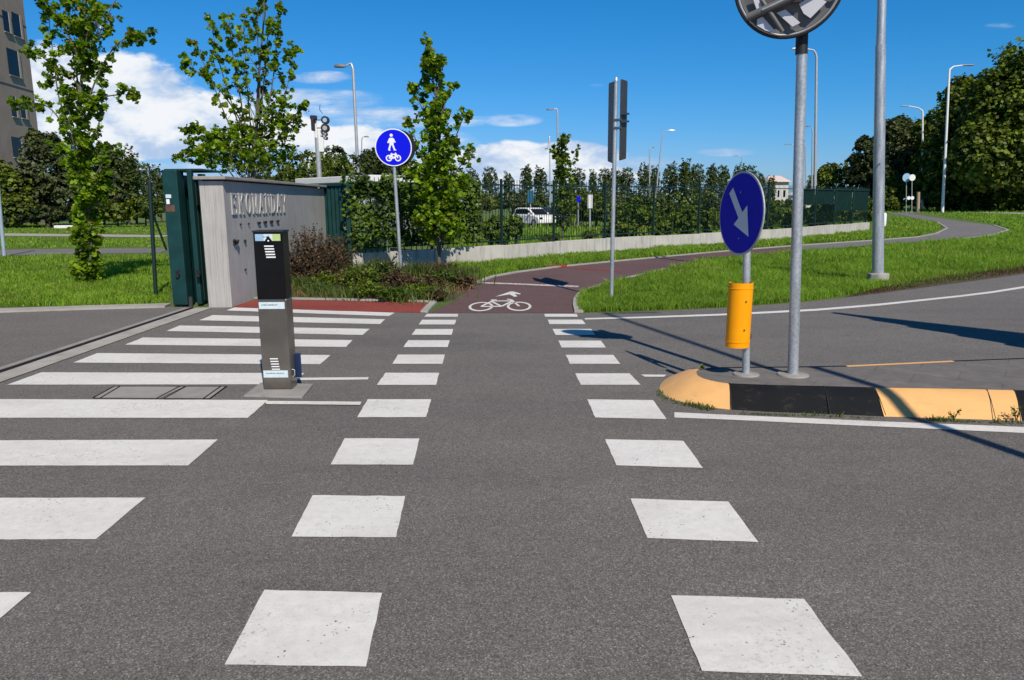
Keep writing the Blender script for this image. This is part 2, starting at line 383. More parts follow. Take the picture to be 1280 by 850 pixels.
def leaves(name, C, size, mat, parent, tint, tmpl='leaf', up=.5, outward=None):
    n = len(C); T = LEAF if tmpl == 'leaf' else FLAKE
    nr = rng.normal(size=(n, 3)); nr[:, 2] = np.abs(nr[:, 2])+up
    if outward is not None: nr = nr*.75+outward*1.0
    nr /= np.linalg.norm(nr, axis=1)[:, None]
    a = rng.normal(size=(n, 3)); a -= nr*(a*nr).sum(1)[:, None]; a /= np.linalg.norm(a, axis=1)[:, None]
    b = np.cross(nr, a)
    Vv = C[:, None, :]+size[:, None, None]*(T[None, :, 0:1]*a[:, None]+T[None, :, 1:2]*b[:, None]+T[None, :, 2:3]*nr[:, None])
    K = len(T); Vv = Vv.reshape(-1, 3)
    if tmpl == 'leaf':
        tri = np.array([(0, 1, 3), (0, 3, 4), (1, 2, 3), (0, 4, 5), (0, 5, 7), (7, 5, 6)])
    else: tri = np.array([(0, 1, 2), (0, 2, 3)])
    Fc = (np.arange(n)[:, None, None]*K+tri[None]).reshape(-1, 3)
    return np_mesh(name, Vv, Fc, mat, parent, np.repeat(tint, K))
def blades(name, P, h, w, mat, parent=None, tint=None, bend=.5, upd=None):
    """grass blades rooted at P"""
    n = len(P); a = rng.uniform(0, 2*np.pi, n); d = np.stack([np.cos(a), np.sin(a), np.zeros(n)], 1)
    b = rng.uniform(0, 2*np.pi, n); e = np.stack([np.cos(b), np.sin(b), np.zeros(n)], 1)*(rng.uniform(.05, 1, n)*bend)[:, None]
    up = np.array([0, 0, 1.0]); H = h[:, None]; W = w[:, None]
    v0 = P-d*W/2; v1 = P+d*W/2
    mid = P+H*.55*(up+e*.55); v2 = mid-d*W*.42; v3 = mid+d*W*.42
    tip = P+H*(up*.92+e*1.25)
    Vv = np.stack([v0, v1, v2, v3, tip], 1).reshape(-1, 3)
    tri = np.array([(0, 1, 3), (0, 3, 2), (2, 3, 4)])
    Fc = (np.arange(n)[:, None, None]*5+tri[None]).reshape(-1, 3)
    if tint is None: tint = np.clip(rng.beta(2, 2, n), 0, 1)
    return np_mesh(name, Vv, Fc, mat, parent, np.repeat(tint, 5))
def clusters(cent, rad, k, size, jitter=.35):
    """k leaf points around each cluster centre"""
    n = len(cent); p = rng.normal(size=(n, k, 3)); p /= np.linalg.norm(p, axis=2)[:, :, None]
    p *= (rng.uniform(.2, 1, (n, k, 1)))*np.asarray(rad).reshape(-1, 1, 1)
    t = rng.uniform(0, .8, n)[:, None]+rng.uniform(-.2, .2, (n, k)); P = (cent[:, None]+p).reshape(-1, 3)
    O = (p/np.maximum(np.linalg.norm(p, axis=2)[:, :, None], 1e-6)).reshape(-1, 3)
    s = size*rng.uniform(1-jitter, 1+jitter, n*k)
    return P, s, np.clip(t, 0, .84).ravel(), O
def inpoly(x, y, poly):
    poly = np.asarray(poly, float); ins = np.zeros(len(x), bool); j = len(poly)-1
    for i in range(len(poly)):
        xi, yi = poly[i]; xj, yj = poly[j]
        c = ((yi > y) != (yj > y)) & (x < (xj-xi)*(y-yi)/(yj-yi+1e-12)+xi); ins ^= c; j = i
    return ins
def px_points(poly, n):
    poly = np.asarray(poly, float); lo = poly.min(0); hi = poly.max(0); out = []
    while sum(len(o) for o in out) < n:
        q = rng.uniform(lo, hi, (n, 2)); out.append(q[inpoly(q[:, 0], q[:, 1], poly)])
    q = np.concatenate(out)[:n]
    m = np.array(CM); d = np.stack([(q[:, 0]-640)/F, -(q[:, 1]-425)/F, -np.ones(n)], 1) @ m.T
    t = -CAMH/d[:, 2]; return np.stack([d[:, 0]*t, d[:, 1]*t, np.zeros(n)], 1)

# ------------------------------------------------------------------ ground, road, paths
g = sheet('ground', [(-1500, -60, -.004), (1500, -60, -.004), (1500, 2500, -.004), (-1500, 2500, -.004)], M['ground']); tag(g, kind='structure')
RE = [(725, 391.5), (800, 389.5), (900, 385), (960, 381), (1010, 377), (1060, 371.5), (1120, 364), (1180, 356), (1240, 348), (1290, 341), (1400, 326)]
road_pts = [Vector((-40, -30, 0)), Vector((30, -30, 0)), Vector((30, 14, 0)), Vector((22, 19.5, 0))]
road_pts += [G(x, y, 0) for x, y in reversed(RE)]
road_pts += [G(535, 391, 0), G(288, 384, 0), G(205, 383.5, 0), G(0, 387, 0), G(-250, 391, 0), Vector((-40, 11.5, 0))]
road = sheet('road', road_pts, M['asphalt']); tag(road, kind='structure')
ZP = .004
def stripe(q, name, mat=None, parent=road, z=ZP, rag=True):
    """paint quad with slightly ragged edges"""
    P = [G(x, y, z) for x, y in q]; out = []
    for i in range(4):
        a, b = P[i], P[(i+1) % 4]; d = b-a; L = d.length; n = max(2, min(60, int(L/.07))); nn = Vector((-d.y, d.x, 0)).normalized()
        for k in range(n):
            out.append(a+d*(k/n)+(nn*random.gauss(0, .0016) if (rag and k) else Vector((0, 0, 0))))
    return sheet(name, out, mat or M['paint'], parent)
ZE = [[(293, 384.3), (493.6, 390.8), (486, 395), (283, 388)],
      [(266, 393.8), (481.4, 399), (475, 405), (248.6, 400.3)],
      [(224.3, 406.8), (462.3, 411), (453, 418.6), (208, 413.7)],
      [(178.8, 421.8), (440.8, 425), (432.7, 433.6), (156.4, 430.8)],
      [(121.9, 441.3), (413.2, 443.8), (400.2, 455.2), (91.4, 453.1)],
      [(51.6, 465.3), (380.4, 466.3), (364, 480.3), (8.9, 480.8)],
      [(-50, 498.6), (335, 500), (309.6, 522.2), (-130, 522)],
      [(-200, 551), (272.4, 549.3), (235, 581.7), (-300, 582)],
      [(-380, 622.5), (181.8, 621.9), (120, 673.8), (-500, 675)],
      [(-600, 741), (38.8, 740.2), (-55, 818), (-700, 820)]]
for q in ZE: stripe(q, 'zebra_stripe')
SQ = [[(330.6, 737), (477.6, 740.9), (457.5, 833.2), (280.6, 830.6)], [(390.9, 618.8), (506.5, 620), (495.3, 671.5), (364.4, 670.6)],
      [(430.8, 547.7), (524.2, 548), (516.3, 580.7), (413.2, 580.5)], [(459.6, 499), (538.9, 499), (532.6, 521.2), (446.5, 521.5)],
      [(481.7, 465.9), (549.1, 465.9), (545, 481.1), (471.1, 481.1)], [(497.5, 443.2), (556.1, 443.2), (553.1, 454.7), (490.4, 454.7)],
      [(510.2, 425.2), (562.1, 425.2), (559.7, 433.8), (504.1, 433.8)], [(519.9, 411.2), (566.6, 411.2), (564.4, 418.4), (514.4, 418.4)],
      [(527.6, 399.7), (570.4, 399.7), (568.3, 405.5), (523.5, 405.5)], [(533.5, 392.3), (572.7, 392.3), (571.9, 395.9), (530.5, 395.9)],
      [(838.8, 744.1), (1005, 748.5), (1077.9, 845.6), (877.6, 838.6)], [(788.2, 622.9), (910.3, 626.8), (948.2, 677.6), (809.4, 672.4)],
      [(756.5, 548.9), (854.2, 551), (878.7, 584.8), (770.5, 581.6)], [(734.1, 499.1), (816.3, 500.1), (833.1, 523.8), (744.2, 521.8)],
      [(719, 466.6), (786.8, 466.6), (800.8, 480.9), (726, 480.9)], [(707.2, 443.5), (766.6, 443.5), (775.4, 454.7), (712.4, 454.7)],
      [(698, 425.7), (751, 425.7), (757.4, 434.4), (702, 434.4)], [(690.4, 411.1), (738.9, 411.1), (743.9, 418.6), (694.7, 418.6)],
      [(684.6, 399.5), (727.6, 399.5), (732, 405.1), (686.9, 405.1)], [(680.4, 392.3), (720.8, 392.3), (722.4, 395.9), (681.4, 395.9)]]
for q in SQ: stripe(q, 'crossing_square')
stripe([(372, 472.2), (461, 471.4), (460, 474.2), (371, 475.2)], 'guide_line')
stripe([(331, 501), (451.6, 502), (450, 506), (333, 505)], 'guide_line', z=.008)
stripe([(801, 468), (833, 468.3), (830, 470.8), (806, 470.8)], 'guide_line')
def band(name, pts, mat, z, parent=None):
    """polyline band given as (x, ytop, ybottom)"""
    return sheet(name, [G(x, a, z) for x, a, b in pts]+[G(x, b, z) for x, a, b in reversed(pts)], mat, parent)
band('edge_line', [(843, 515.2, 521.8), (900, 518, 524), (1000, 522.3, 528.6), (1100, 526.6, 533), (1200, 530.5, 537.5), (1300, 534.5, 542), (1500, 541, 550)], M['paint'], ZP, road)
band('edge_line', [(731, 397.6, 399.4), (800, 395.8, 397.8), (900, 392.2, 394.4), (960, 389.2, 391.6), (1020, 386, 388.4), (1060, 382.8, 385.2), (1100, 379.4, 381.8),
                   (1150, 374.2, 376.5), (1200, 369, 371.2), (1240, 364, 366.3), (1280, 357.6, 360), (1340, 347, 349.4)], M['paint'], ZP, road)
# service covers set in the road
for q in ([(143, 482.3), (232, 482.3), (200, 497.6), (116, 497.2)], [(235, 482.3), (284, 482.5), (262, 498), (203, 497.6)]):
    stripe(q, 'service_cover', M['slab'], rag=False)
def seam(a, b, w=.012, z=.008):
    A, B = G(*a, z), G(*b, z); d = (B-A).normalized(); n = Vector((-d.y, d.x, 0))*w/2
    return [A-n, B-n, B+n, A+n]
mb = MB()
for a, b in (((143, 482.3), (116, 497.2)), ((150, 482.5), (125, 497.3)), ((225, 482.3), (196, 497.4)), ((233, 482.4), (205, 497.5)), ((283, 482.5), (262, 498)), ((276, 482.5), (254, 498)), ((116, 497.3), (262, 498)), ((143, 482.4), (284, 482.6))):
    mb.sheet(seam(a, b))
mb.build('cover_seam', M['kerb_black'], road)
# gate track across the driveway
trk = thing('gate_track', G(120, 420, 0), 'concrete strip with dark steel sliding gate rail set across the driveway', 'gate track')
A0, A1 = G(-120, 504, 0), G(245, 383.4, 0)
x0 = A1.x
def strip(name, xa, xb, z, mat, par, ya=A0.y-2, yb=11.75): return sheet(name, [(xa, ya, z), (xb, ya, z), (xb, yb, z), (xa, yb, z)], mat, par)
xr = -5.02
strip('concrete_strip', xr+.045, xr+.30, .008, M['kerb_stone'], trk); strip('concrete_strip', xr-.14, xr-.045, .008, M['slab'], trk)
strip('rail_slot', xr-.043, xr+.043, .006, M['black'], trk)
mb = MB(); mb.box((xr-.01, (A0.y-2+11.75)/2, .013), (.018, 11.75-A0.y+2, .012)); mb.build('rail', M['galv_dark'], trk)

# cycle path
left_edge = [(535, 391), (552, 384), (572, 374), (585, 364), (598, 354), (620, 346), (650, 340.5), (700, 334), (760, 328), (830, 321.5), (900, 315), (950, 311), (1001, 307), (1045, 304), (1090, 301), (1149, 296.5), (1172, 292), (1185, 285.5), (1173, 278), (1137, 271), (1118, 266.5)]
right_edge = [(718, 391), (716, 383), (717, 375), (722, 368), (735, 362), (752, 356), (775, 350), (800, 344), (830, 337), (865, 329), (900, 322.5), (945, 318.5), (989, 315), (1050, 310), (1108, 305.4), (1160, 302), (1197, 299.5), (1241, 293.5), (1258, 287.6), (1241, 281.7), (1182, 274), (1145, 268)]
cut = 13; cutr = 13
cyc = sheet('cycle_path', gp(left_edge[:cut], .004)+gp(right_edge[:cutr][::-1], .004), M['maroon']); tag(cyc, kind='structure')
pth = sheet('path', gp(left_edge[cut-1:], .0045)+gp(right_edge[cutr-1:][::-1], .0045), M['asphalt_old']); tag(pth, kind='structure')
def kerb_line(name, pts, w, h, mat, side=1, parent=None):
    P = gp(pts, 0); mb = MB(); n = len(P); ins = []; outs = []
    for i, p in enumerate(P):
        t = (P[min(i+1, n-1)]-P[max(i-1, 0)]).normalized(); nn = Vector((-t.y, t.x, 0))*side
        ins.append(p); outs.append(p+nn*w)
    up = Vector((0, 0, h))
    for i in range(n-1):
        a, b, c, d = ins[i], ins[i+1], outs[i+1], outs[i]
        mb.add([a, b, c, d, a+up, b+up, c+up, d+up], [(4, 5, 6, 7), (0, 1, 5, 4), (3, 7, 6, 2), (0, 4, 7, 3), (1, 2, 6, 5)])
    return mb.build(name, mat, parent)
k1 = kerb_line('kerb', right_edge[:9], .13, .035, M['kerb_stone'], -1); tag(k1, kind='structure')
k2 = kerb_line('kerb', left_edge[4:19], .10, .03, M['kerb_stone'], 1); tag(k2, kind='structure')
k2b = kerb_line('kerb', [(535, 390.8), (541, 384), (546, 379)], .11, .03, M['kerb_stone'], 1); tag(k2b, kind='structure')
k2c = kerb_line('kerb', right_edge[16:20], .12, .03, M['kerb_stone'], -1); tag(k2c, kind='structure')
redp = sheet('pavement', gp([(289, 383.6), (320, 374.2), (420, 375.8), (540, 378.5), (531, 391), (420, 388.6)], .004), M['red']); tag(redp, kind='structure')
k3 = kerb_line('kerb', [(318, 373.6), (420, 375.4), (542, 378.2)], .07, .03, M['kerb_stone'], 1); tag(k3, kind='structure')
k4 = kerb_line('kerb', [(-260, 396), (0, 391), (100, 387.5), (206, 384.6)], .34, .03, M['kerb_stone'], 1); tag(k4, kind='structure')
# path paint
stripe([(601, 352.6), (650, 354.2), (650, 355.8), (597, 354)], 'worn_line', M['paint_worn'], cyc, .008)
stripe([(650, 354.3), (723, 357.2), (723, 359), (650, 355.9)], 'worn_line', M['paint_worn'], cyc, .008)
rl = worn_paint('worn red paint', (.25, .03, .02), .4)
stripe([(684, 331.3), (776, 338.7), (776, 339.9), (684, 332.6)], 'red_line', rl, cyc, .008)
redst = thing('paint_patch', G(697, 331, 0), 'small red brick edging stain beside the cycle path kerb', 'edging')
MB().box(G(696, 332.6, .02), (.5, .16, .05)).build('edging_brick', M['red'], redst)

# 2-D shapes laid in a frame (o, x axis, y axis)
def circle2(cx, cy, r, n=28): return [(cx+r*math.cos(2*math.pi*k/n), cy+r*math.sin(2*math.pi*k/n)) for k in range(n)]
def seg2(a, b, w):
    ax, ay = a; bx, by = b; l = math.hypot(bx-ax, by-ay); nx, ny = -(by-ay)/l*w/2, (bx-ax)/l*w/2
    return [(ax-nx, ay-ny), (bx-nx, by-ny), (bx+nx, by+ny), (ax+nx, ay+ny)]
def ring2(cx, cy, r, w, n=28):
    out = []
    for k in range(n):
        a, b = 2*math.pi*k/n, 2*math.pi*(k+1)/n
        out.append([(cx+(r-w/2)*math.cos(a), cy+(r-w/2)*math.sin(a)), (cx+(r+w/2)*math.cos(a), cy+(r+w/2)*math.sin(a)), (cx+(r+w/2)*math.cos(b), cy+(r+w/2)*math.sin(b)), (cx+(r-w/2)*math.cos(b), cy+(r-w/2)*math.sin(b))])
    return out
def bike2(w):
    """unit bicycle: 2 wide, about 1.15 high"""
    s = ring2(-.62, 0, .36, w, 24)+ring2(.62, 0, .36, w, 24)
    for a, b in (((-.62, 0), (-.28, .5)), ((-.28, .5), (.38, .5)), ((-.28, .42), (.05, 0)), ((.05, 0), (.40, .48)), ((.62, 0), (.36, .62)), ((.36, .62), (.22, .68)), ((-.34, .6), (-.14, .6)), ((-.28, .5), (-.26, .62)), ((-.62, 0), (.05, 0))):
        s.append(seg2(a, b, w))
    return s
def layer(shapes, o, X, Y, sc=1.0, n=None, thick=0.0, name='symbol', mat=None, parent=None):
    mb = MB(); o = Vector(o); X = Vector(X); Y = Vector(Y)
    for i, sh in enumerate(shapes):
        lift = (n or X.cross(Y))*(0.00015*(i % 7))
        pts = [o+X*(p[0]*sc)+Y*(p[1]*sc)+lift for p in sh]
        if thick: mb.prism(pts, (n or X.cross(Y))*thick)
        else: mb.sheet(pts)
    return mb.build(name, mat, parent)
bc = G(625, 383.5, .008); bl = G(587, 384.5, .008); br = G(663, 384.5, .008)
wid = (br-bl).length/2/.98
def road_bike():
    sh = bike2(.085); d0 = G(625, 389.5, 0).y; d1 = G(625, 374.5, 0).y
    ys = (d1-d0)/(.68+.40)
    return layer([[(p[0]*wid, p[1]*ys) for p in s] for s in sh], (bc.x, d0+.40*ys, .0085), (1, 0, 0), (0, 1, 0), 1, None, 0, 'bicycle_symbol', M['paint'], cyc)
road_bike()
ar = [(619, 370.8), (638, 364.3), (642, 364.3), (651, 367), (650, 368), (643, 367.2), (647, 370.4), (643, 371), (637, 368)]
sheet('arrow_symbol', gp(ar, .0085), M['paint'], cyc)

# left background paths and car park
lp = sheet('road', gp([(-300, 322), (0, 319.5), (80, 317.5), (200, 316), (215, 310), (80, 311), (0, 312.5), (-300, 315)], .004), M['asphalt_old']); tag(lp, kind='structure')
lp2 = sheet('footpath', gp([(-300, 295.5), (0, 294.5), (200, 296.5), (215, 294), (0, 291.5), (-300, 292.5)], .004), M['kerb_stone']); tag(lp2, kind='structure')
cp = sheet('car_park', [(-9, 44, .004), (11, 46, .004), (14, 70, .004), (-12, 70, .004)], M['asphalt_old']); tag(cp, kind='structure')
fr = sheet('road', gp([(1108, 266), (1150, 263.5), (1151, 266), (1120, 268.3)], .006), M['asphalt_old']); tag(fr, kind='structure')
fr2 = sheet('road', gp([(1150, 263.6), (1220, 264.3), (1400, 269.5), (1400, 271.5), (1215, 265.6), (1150, 265)], .006), M['kerb_stone']); tag(fr2, kind='structure')

# ------------------------------------------------------------------ traffic island
IH = .15
isl = thing('traffic_island', G(960, 500, 0), 'raised traffic island with yellow and black painted sloping kerb and paved top', 'traffic island')
front_b = [(822, 487), (826, 494), (836, 500), (850, 504), (870, 508.5), (890, 511.5), (914, 514.3), (960, 517), (1010, 519), (1060, 521), (1106, 523), (1160, 524.5), (1220, 526.5), (1278, 528.5), (1400, 532), (1600, 538)]
front_t = [(871, 466), (872, 468.5), (875, 470.5), (880, 472.8), (888, 475), (897, 477), (911, 479), (955, 480.8), (1003, 482), (1050, 483), (1092, 484.2), (1150, 485), (1210, 486), (1267, 487.5), (1388, 490.5), (1580, 495)]
back_t = [(871, 463.5), (874, 462), (884, 460.2), (900, 459.2), (940, 458.8), (1000, 458.2), (1057, 457.2), (1120, 454.3), (1190, 451), (1280, 447.6), (1400, 444), (1580, 438)]
FB = gp(front_b, -.01); FT = gp(front_t, IH); BT = gp(back_t, IH)
BB = []
for i, p in enumerate(BT):
    k = min(i/3, 1); BB.append(Vector((p.x-.30*(1-k), p.y+.05+.03*k, -.01)))
# nose joins
def kerbseg(name, i0, i1, mat):
    mb = MB(); vs = []; fs = []
    for i in range(i0, i1+1):
        b, t = FB[i], FT[i]; m = b.lerp(t, .55)+Vector((0, 0, .022)); m2 = b.lerp(t, .88)+Vector((0, 0, .012)); e = t+(t-b).normalized()*.02; e.z = t.z
        lo = Vector((t.x, t.y, -.01)); vs += [b, m, m2, e, lo]
    n = i1-i0+1
    for k in range(n-1):
        for j in range(4): fs.append((k*5+j, k*5+j+1, (k+1)*5+j+1, (k+1)*5+j))
    fs += [(0, 1, 2, 3, 4), tuple((n-1)*5+j for j in (4, 3, 2, 1, 0))]
    mb.add(vs, fs); return mb.build(name, mat, isl, True)
kerbseg('yellow_kerb', 0, 6, M['kerb_yellow']); kerbseg('black_kerb', 6, 10, M['kerb_black'])
kerbseg('yellow_kerb', 10, 13, M['kerb_yellow']); kerbseg('black_kerb', 13, 15, M['kerb_black'])
def backseg(name, i0, i1, mat, w=.035):
    mb = MB(); vs = []
    for i in range(i0, i1+1):
        t, b = BT[i], BB[i]; vs += [Vector((t.x, t.y-w, IH+.002)), Vector((t.x, t.y, IH+.002)), b, Vector((b.x, t.y-w, -.01))]
    n = i1-i0+1; fs = []
    for k in range(n-1):
        for j in range(3): fs.append((k*4+j, k*4+j+1, (k+1)*4+j+1, (k+1)*4+j))
    mb.add(vs, fs); return mb.build(name, mat, isl)
backseg('black_kerb', 2, 6, M['kerb_black']); backseg('yellow_kerb', 6, 8, M['kerb_yellow'], .05); backseg('black_kerb', 8, 11, M['kerb_black'])
# yellow nose wraps to the back
mb = MB(); nose_b = [FB[0], G(823, 482, -.01), G(828, 476, -.01), G(838, 470, -.01), G(850, 466, -.01), BB[2]]
nose_t = [FT[0], G(870.5, 465, IH), BT[0], BT[1], BT[1].lerp(BT[2], .5), BT[2]]
vs = []
for b, t in zip(nose_b, nose_t): vs += [b, b.lerp(t, .55)+Vector((0, 0, .022)), b.lerp(t, .88)+Vector((0, 0, .012)), t]
mb.add(vs, [(k*4+j, k*4+j+1, (k+1)*4+j+1, (k+1)*4+j) for k in range(5) for j in range(3)]); mb.build('yellow_kerb', M['kerb_yellow'], isl, True)
top = FT+list(reversed(BT)); sheet('paved_top', top, M['paving'], isl)
# black kerb joint
mb = MB()
for i0, f in ((6, .0), (8, .55), (10, .0), (12, .4), (13, .0)):
    b = FB[i0].lerp(FB[i0+1], f); t = FT[i0].lerp(FT[i0+1], f); off = Vector((0, -.004, .026))
    mb = MB(); mb.add([b+off, t+Vector((0, -.003, .006)), t+Vector((.006, -.003, .006)), b+off+Vector((.006, 0, 0)), b.lerp(t, .55)+Vector((0, -.006, .027)), b.lerp(t, .55)+Vector((.006, -.006, .027))], [(0, 4, 5, 3), (4, 1, 2, 5)])
    mb.build('kerb_joint', M['black'], isl)
# weeds along the kerb
def weed_points(pts, n, spread):
    P = [G(x, y, 0) for x, y in pts]; out = []
    for _ in range(n):
        i = random.randrange(len(P)-1); out.append(tuple(P[i].lerp(P[i+1], random.random())+Vector((random.gauss(0, spread), random.gauss(-.01, .012), .008))))
    return np.array(out)
wp = np.concatenate([weed_points([(828, 497), (845, 504)], 110, .03), weed_points([(845, 504), (890, 513)], 230, .03), weed_points([(935, 518), (985, 520)], 160, .04), weed_points([(1000, 520), (1105, 524)], 110, .03),
                     weed_points([(1160, 526), (1215, 528)], 260, .04), weed_points([(1215, 528), (1290, 531)], 90, .03), weed_points([(822, 488), (828, 497)], 110, .02)])
wd = blades('weeds', wp, rng.uniform(.008, .036, len(wp))*(.4+.9*(np.sin(wp[:, 0]*9)>-.2)), rng.uniform(.005, .011, len(wp)), M['grass_dark'], None, None, .9); tag(wd, kind='stuff', label='low weeds growing in the joint between island kerb and road', cat='weeds')
def weed(px, py, h, z=0):
    p = G(px, py, z); t = thing('weed', p, '', 'weed'); mb = MB(); C = []
    for k in range(5):
        a = random.uniform(0, 6.28); q = p+Vector((math.cos(a)*h*.35, math.sin(a)*h*.2, h*random.uniform(.6, 1)))
        mb.tube([p, p.lerp(q, .5)+Vector((0, 0, h*.08)), q], [.003, .002, .001], 4)
        for s in np.linspace(.35, 1, 7): C.append(tuple(p.lerp(q, s)+Vector((random.gauss(0, .007), random.gauss(0, .007), 0))))
    mb.build('stem', M['bark_dark'], t); C = np.array(C)
    leaves('leaves', C, np.full(len(C), .018)*rng.uniform(.7, 1.3, len(C)), M['shrub'], t, rng.uniform(0, .6, len(C)), 'leaf')
    return t
weed(1270, 527, .13)['label'] = 'small dark weed growing at the foot of the yellow kerb, right edge'
weed(879, 462, .06, IH)['label'] = 'tiny dark weed standing on the tip of the island behind the yellow nose'
weed(1192, 526, .10)['label'] = 'dark straggly weed at the base of the second yellow kerb block'

# ------------------------------------------------------------------ generic pole from base point to a pixel
def base_collar(p, r, mat, parent, name='base_collar'):
    MB().tube([p+Vector((0, 0, .001)), p+Vector((0, 0, .012)), p+Vector((0, 0, .018))], [r, r*.96, r*.4], 20).build(name, mat, parent, True)

def face_frame(n):
    n = Vector(n).normalized(); X = Vector((0, 0, 1)).cross(n).normalized(); return X, n.cross(X).normalized()*1.0, n
def disc(c, n, r, th, seg=48):
    X, Y, n = face_frame(n); mb = MB(); pts = [c+X*(math.cos(2*math.pi*k/seg)*r)+Y*(math.sin(2*math.pi*k/seg)*r) for k in range(seg)]
    return mb.prism(pts, -n*th)

# arrow sign
ab = G(932.5, 468.5, IH); at_ = V(933.5, 300, ab.y)
t = thing('arrow_sign', ab, 'round dark blue keep right arrow sign on galvanised post with yellow tube below', 'road sign')
top = V(934, 232, ab.y)
MB().tube([ab, at_, top], .031, 20).build('post', M['galv'], t, True)
base_collar(ab, .11, M['slab'], t)
an = Vector((-math.sin(R(76)), -math.cos(R(76)), .02)).normalized(); X, Y, n = face_frame(an)
c = V(932.5, 267, ab.y)+an*.05; rr = .336
sf = disc(c, an, rr, .012).build('sign_plate', M['light_metal'], t, False)
f1 = disc(c+an*.003, an, rr*.955, .002).build('blue_face', M['navy'], sf)
for dx_, dz_ in ((.0, .17), (.0, -.2)):
    q_ = c+X*dx_+Vector((0, 0, dz_))+an*.004; MB().tube([q_, q_+an*.004], .006, 8).build('rivet', M['light_metal'], sf)
# arrow pointing down right
aw = []
def rot2(p, a): return (p[0]*math.cos(a)-p[1]*math.sin(a), p[0]*math.sin(a)+p[1]*math.cos(a))
arrow = [(-.72, -.105), (.05, -.105), (.05, -.36), (.70, 0), (.05, .36), (.05, .105), (-.72, .105)]
ang = R(-50)
layer([[rot2((p[0]*1.0, p[1]), ang) for p in arrow]], c+an*.0055, X, Y, rr, an, .0015, 'arrow', M['arrow_grey'], sf)
for zz in (.18, -.18): MB().box(c-an*.035+Vector((0, 0, zz)), (.08, .03, .03), (X, an, Y)).build('clamp', M['galv_dark'], t)
# yellow tube
yb = V(921.5, 433, ab.y-.05); yt = V(926.5, 353, ab.y-.05)
mb = MB(); N_ = 28; vs = []; dirv = (yt-yb)
arc = [R(-230+ (360-70)*k/N_) for k in range(N_+1)]
for base in (yb, yt):
    for a in arc: vs.append(base+Vector((math.cos(a)*.098, math.sin(a)*.098, 0)))
for base in (yb, yt):
    for a in arc: vs.append(base+Vector((math.cos(a)*.092, math.sin(a)*.092, 0)))
K = N_+1; fs = []
for k in range(N_):
    fs += [(k, k+1, K+k+1, K+k), (2*K+k, 3*K+k, 3*K+k+1, 2*K+k+1), (k, 2*K+k, 2*K+k+1, k+1), (K+k, K+k+1, 3*K+k+1, 3*K+k)]
mb.add(vs, fs); mb.build('yellow_tube', M['yellow'], t, True)
for yy in (360, 426):
    q_ = V(922, yy, ab.y-.05); qq = yb.lerp(yt, (433-yy)/80)
    MB().tube([qq+Vector((math.cos(a)*.0995, math.sin(a)*.0995, 0)) for a in arc[2:-2]], .0022, 5, False).build('tube_rib', M['yellow'], t, True)
for yy in (375, 410):
    qq = yb.lerp(yt, (433-yy)/80)+Vector((.02, -.098, 0)); MB().tube([qq, qq-Vector((0, .006, 0))], .007, 8).build('rivet', M['galv_dark'], t)
MB().tube([V(935, 354, ab.y-.02), V(937, 356, ab.y)], .02, 8).build('tube_clamp', M['galv_dark'], t)
MB().box(V(936.5, 420, ab.y-.02), (.03, .03, .04)).build('tube_clamp', M['galv_dark'], t)

# convex mirror seen from behind
mbp = G(991, 469, IH); mtop = V(1003, 46, mbp.y)
t = thing('traffic_mirror', mbp, 'round convex traffic mirror seen from behind on a tall galvanised pole on the island', 'traffic mirror')
up = (mtop-mbp).normalized(); mtop2 = mbp+up*((mtop-mbp).length+.55)
MB().tube([mbp, mtop, mtop2], [.043, .041, .041], 24).build('pole', M['galv'], t, True); base_collar(mbp, .13, M['slab'], t)
mc = V(987, -23, mbp.y-.12)
mn = Vector((-.28, -.93, -.16)).normalized(); X, Y, n = face_frame(mn); mr = .388
mb = MB(); seg = 56; rings = []
prof = [(1.0, -.045), (1.0, -.02), (.985, 0), (.93, .012), (.86, .006), (.6, .03), (.3, .045), (0.02, .05)]
for r_, d_ in prof: rings.append([mc+X*(math.cos(2*math.pi*k/seg)*mr*r_)+Y*(math.sin(2*math.pi*k/seg)*mr*r_)+mn*d_ for k in range(seg)])
vs = [p for r_ in rings[2:] for p in r_]; fs = [(i*seg+k, i*seg+(k+1) % seg, (i+1)*seg+(k+1) % seg, (i+1)*seg+k) for i in range(len(prof)-3) for k in range(seg)]
mb.add(vs, fs+[tuple((len(prof)-3)*seg+k for k in range(seg))]); bp = mb.build('back_plate', M['mid_metal'], t, True)
# rim
MB().tube([mc+X*(math.cos(2*math.pi*k/seg)*mr*1.0)+Y*(math.sin(2*math.pi*k/seg)*mr*1.0)-mn*.005 for k in range(seg+1)], .017, 8, False).build('rim', M['black'], t, True)
MB().tube([mc+X*(math.cos(2*math.pi*k/seg)*mr*.965)+Y*(math.sin(2*math.pi*k/seg)*mr*.965)+mn*.008 for k in range(seg+1)], .008, 6, False).build('rim_trim', M['light_metal'], t, True)
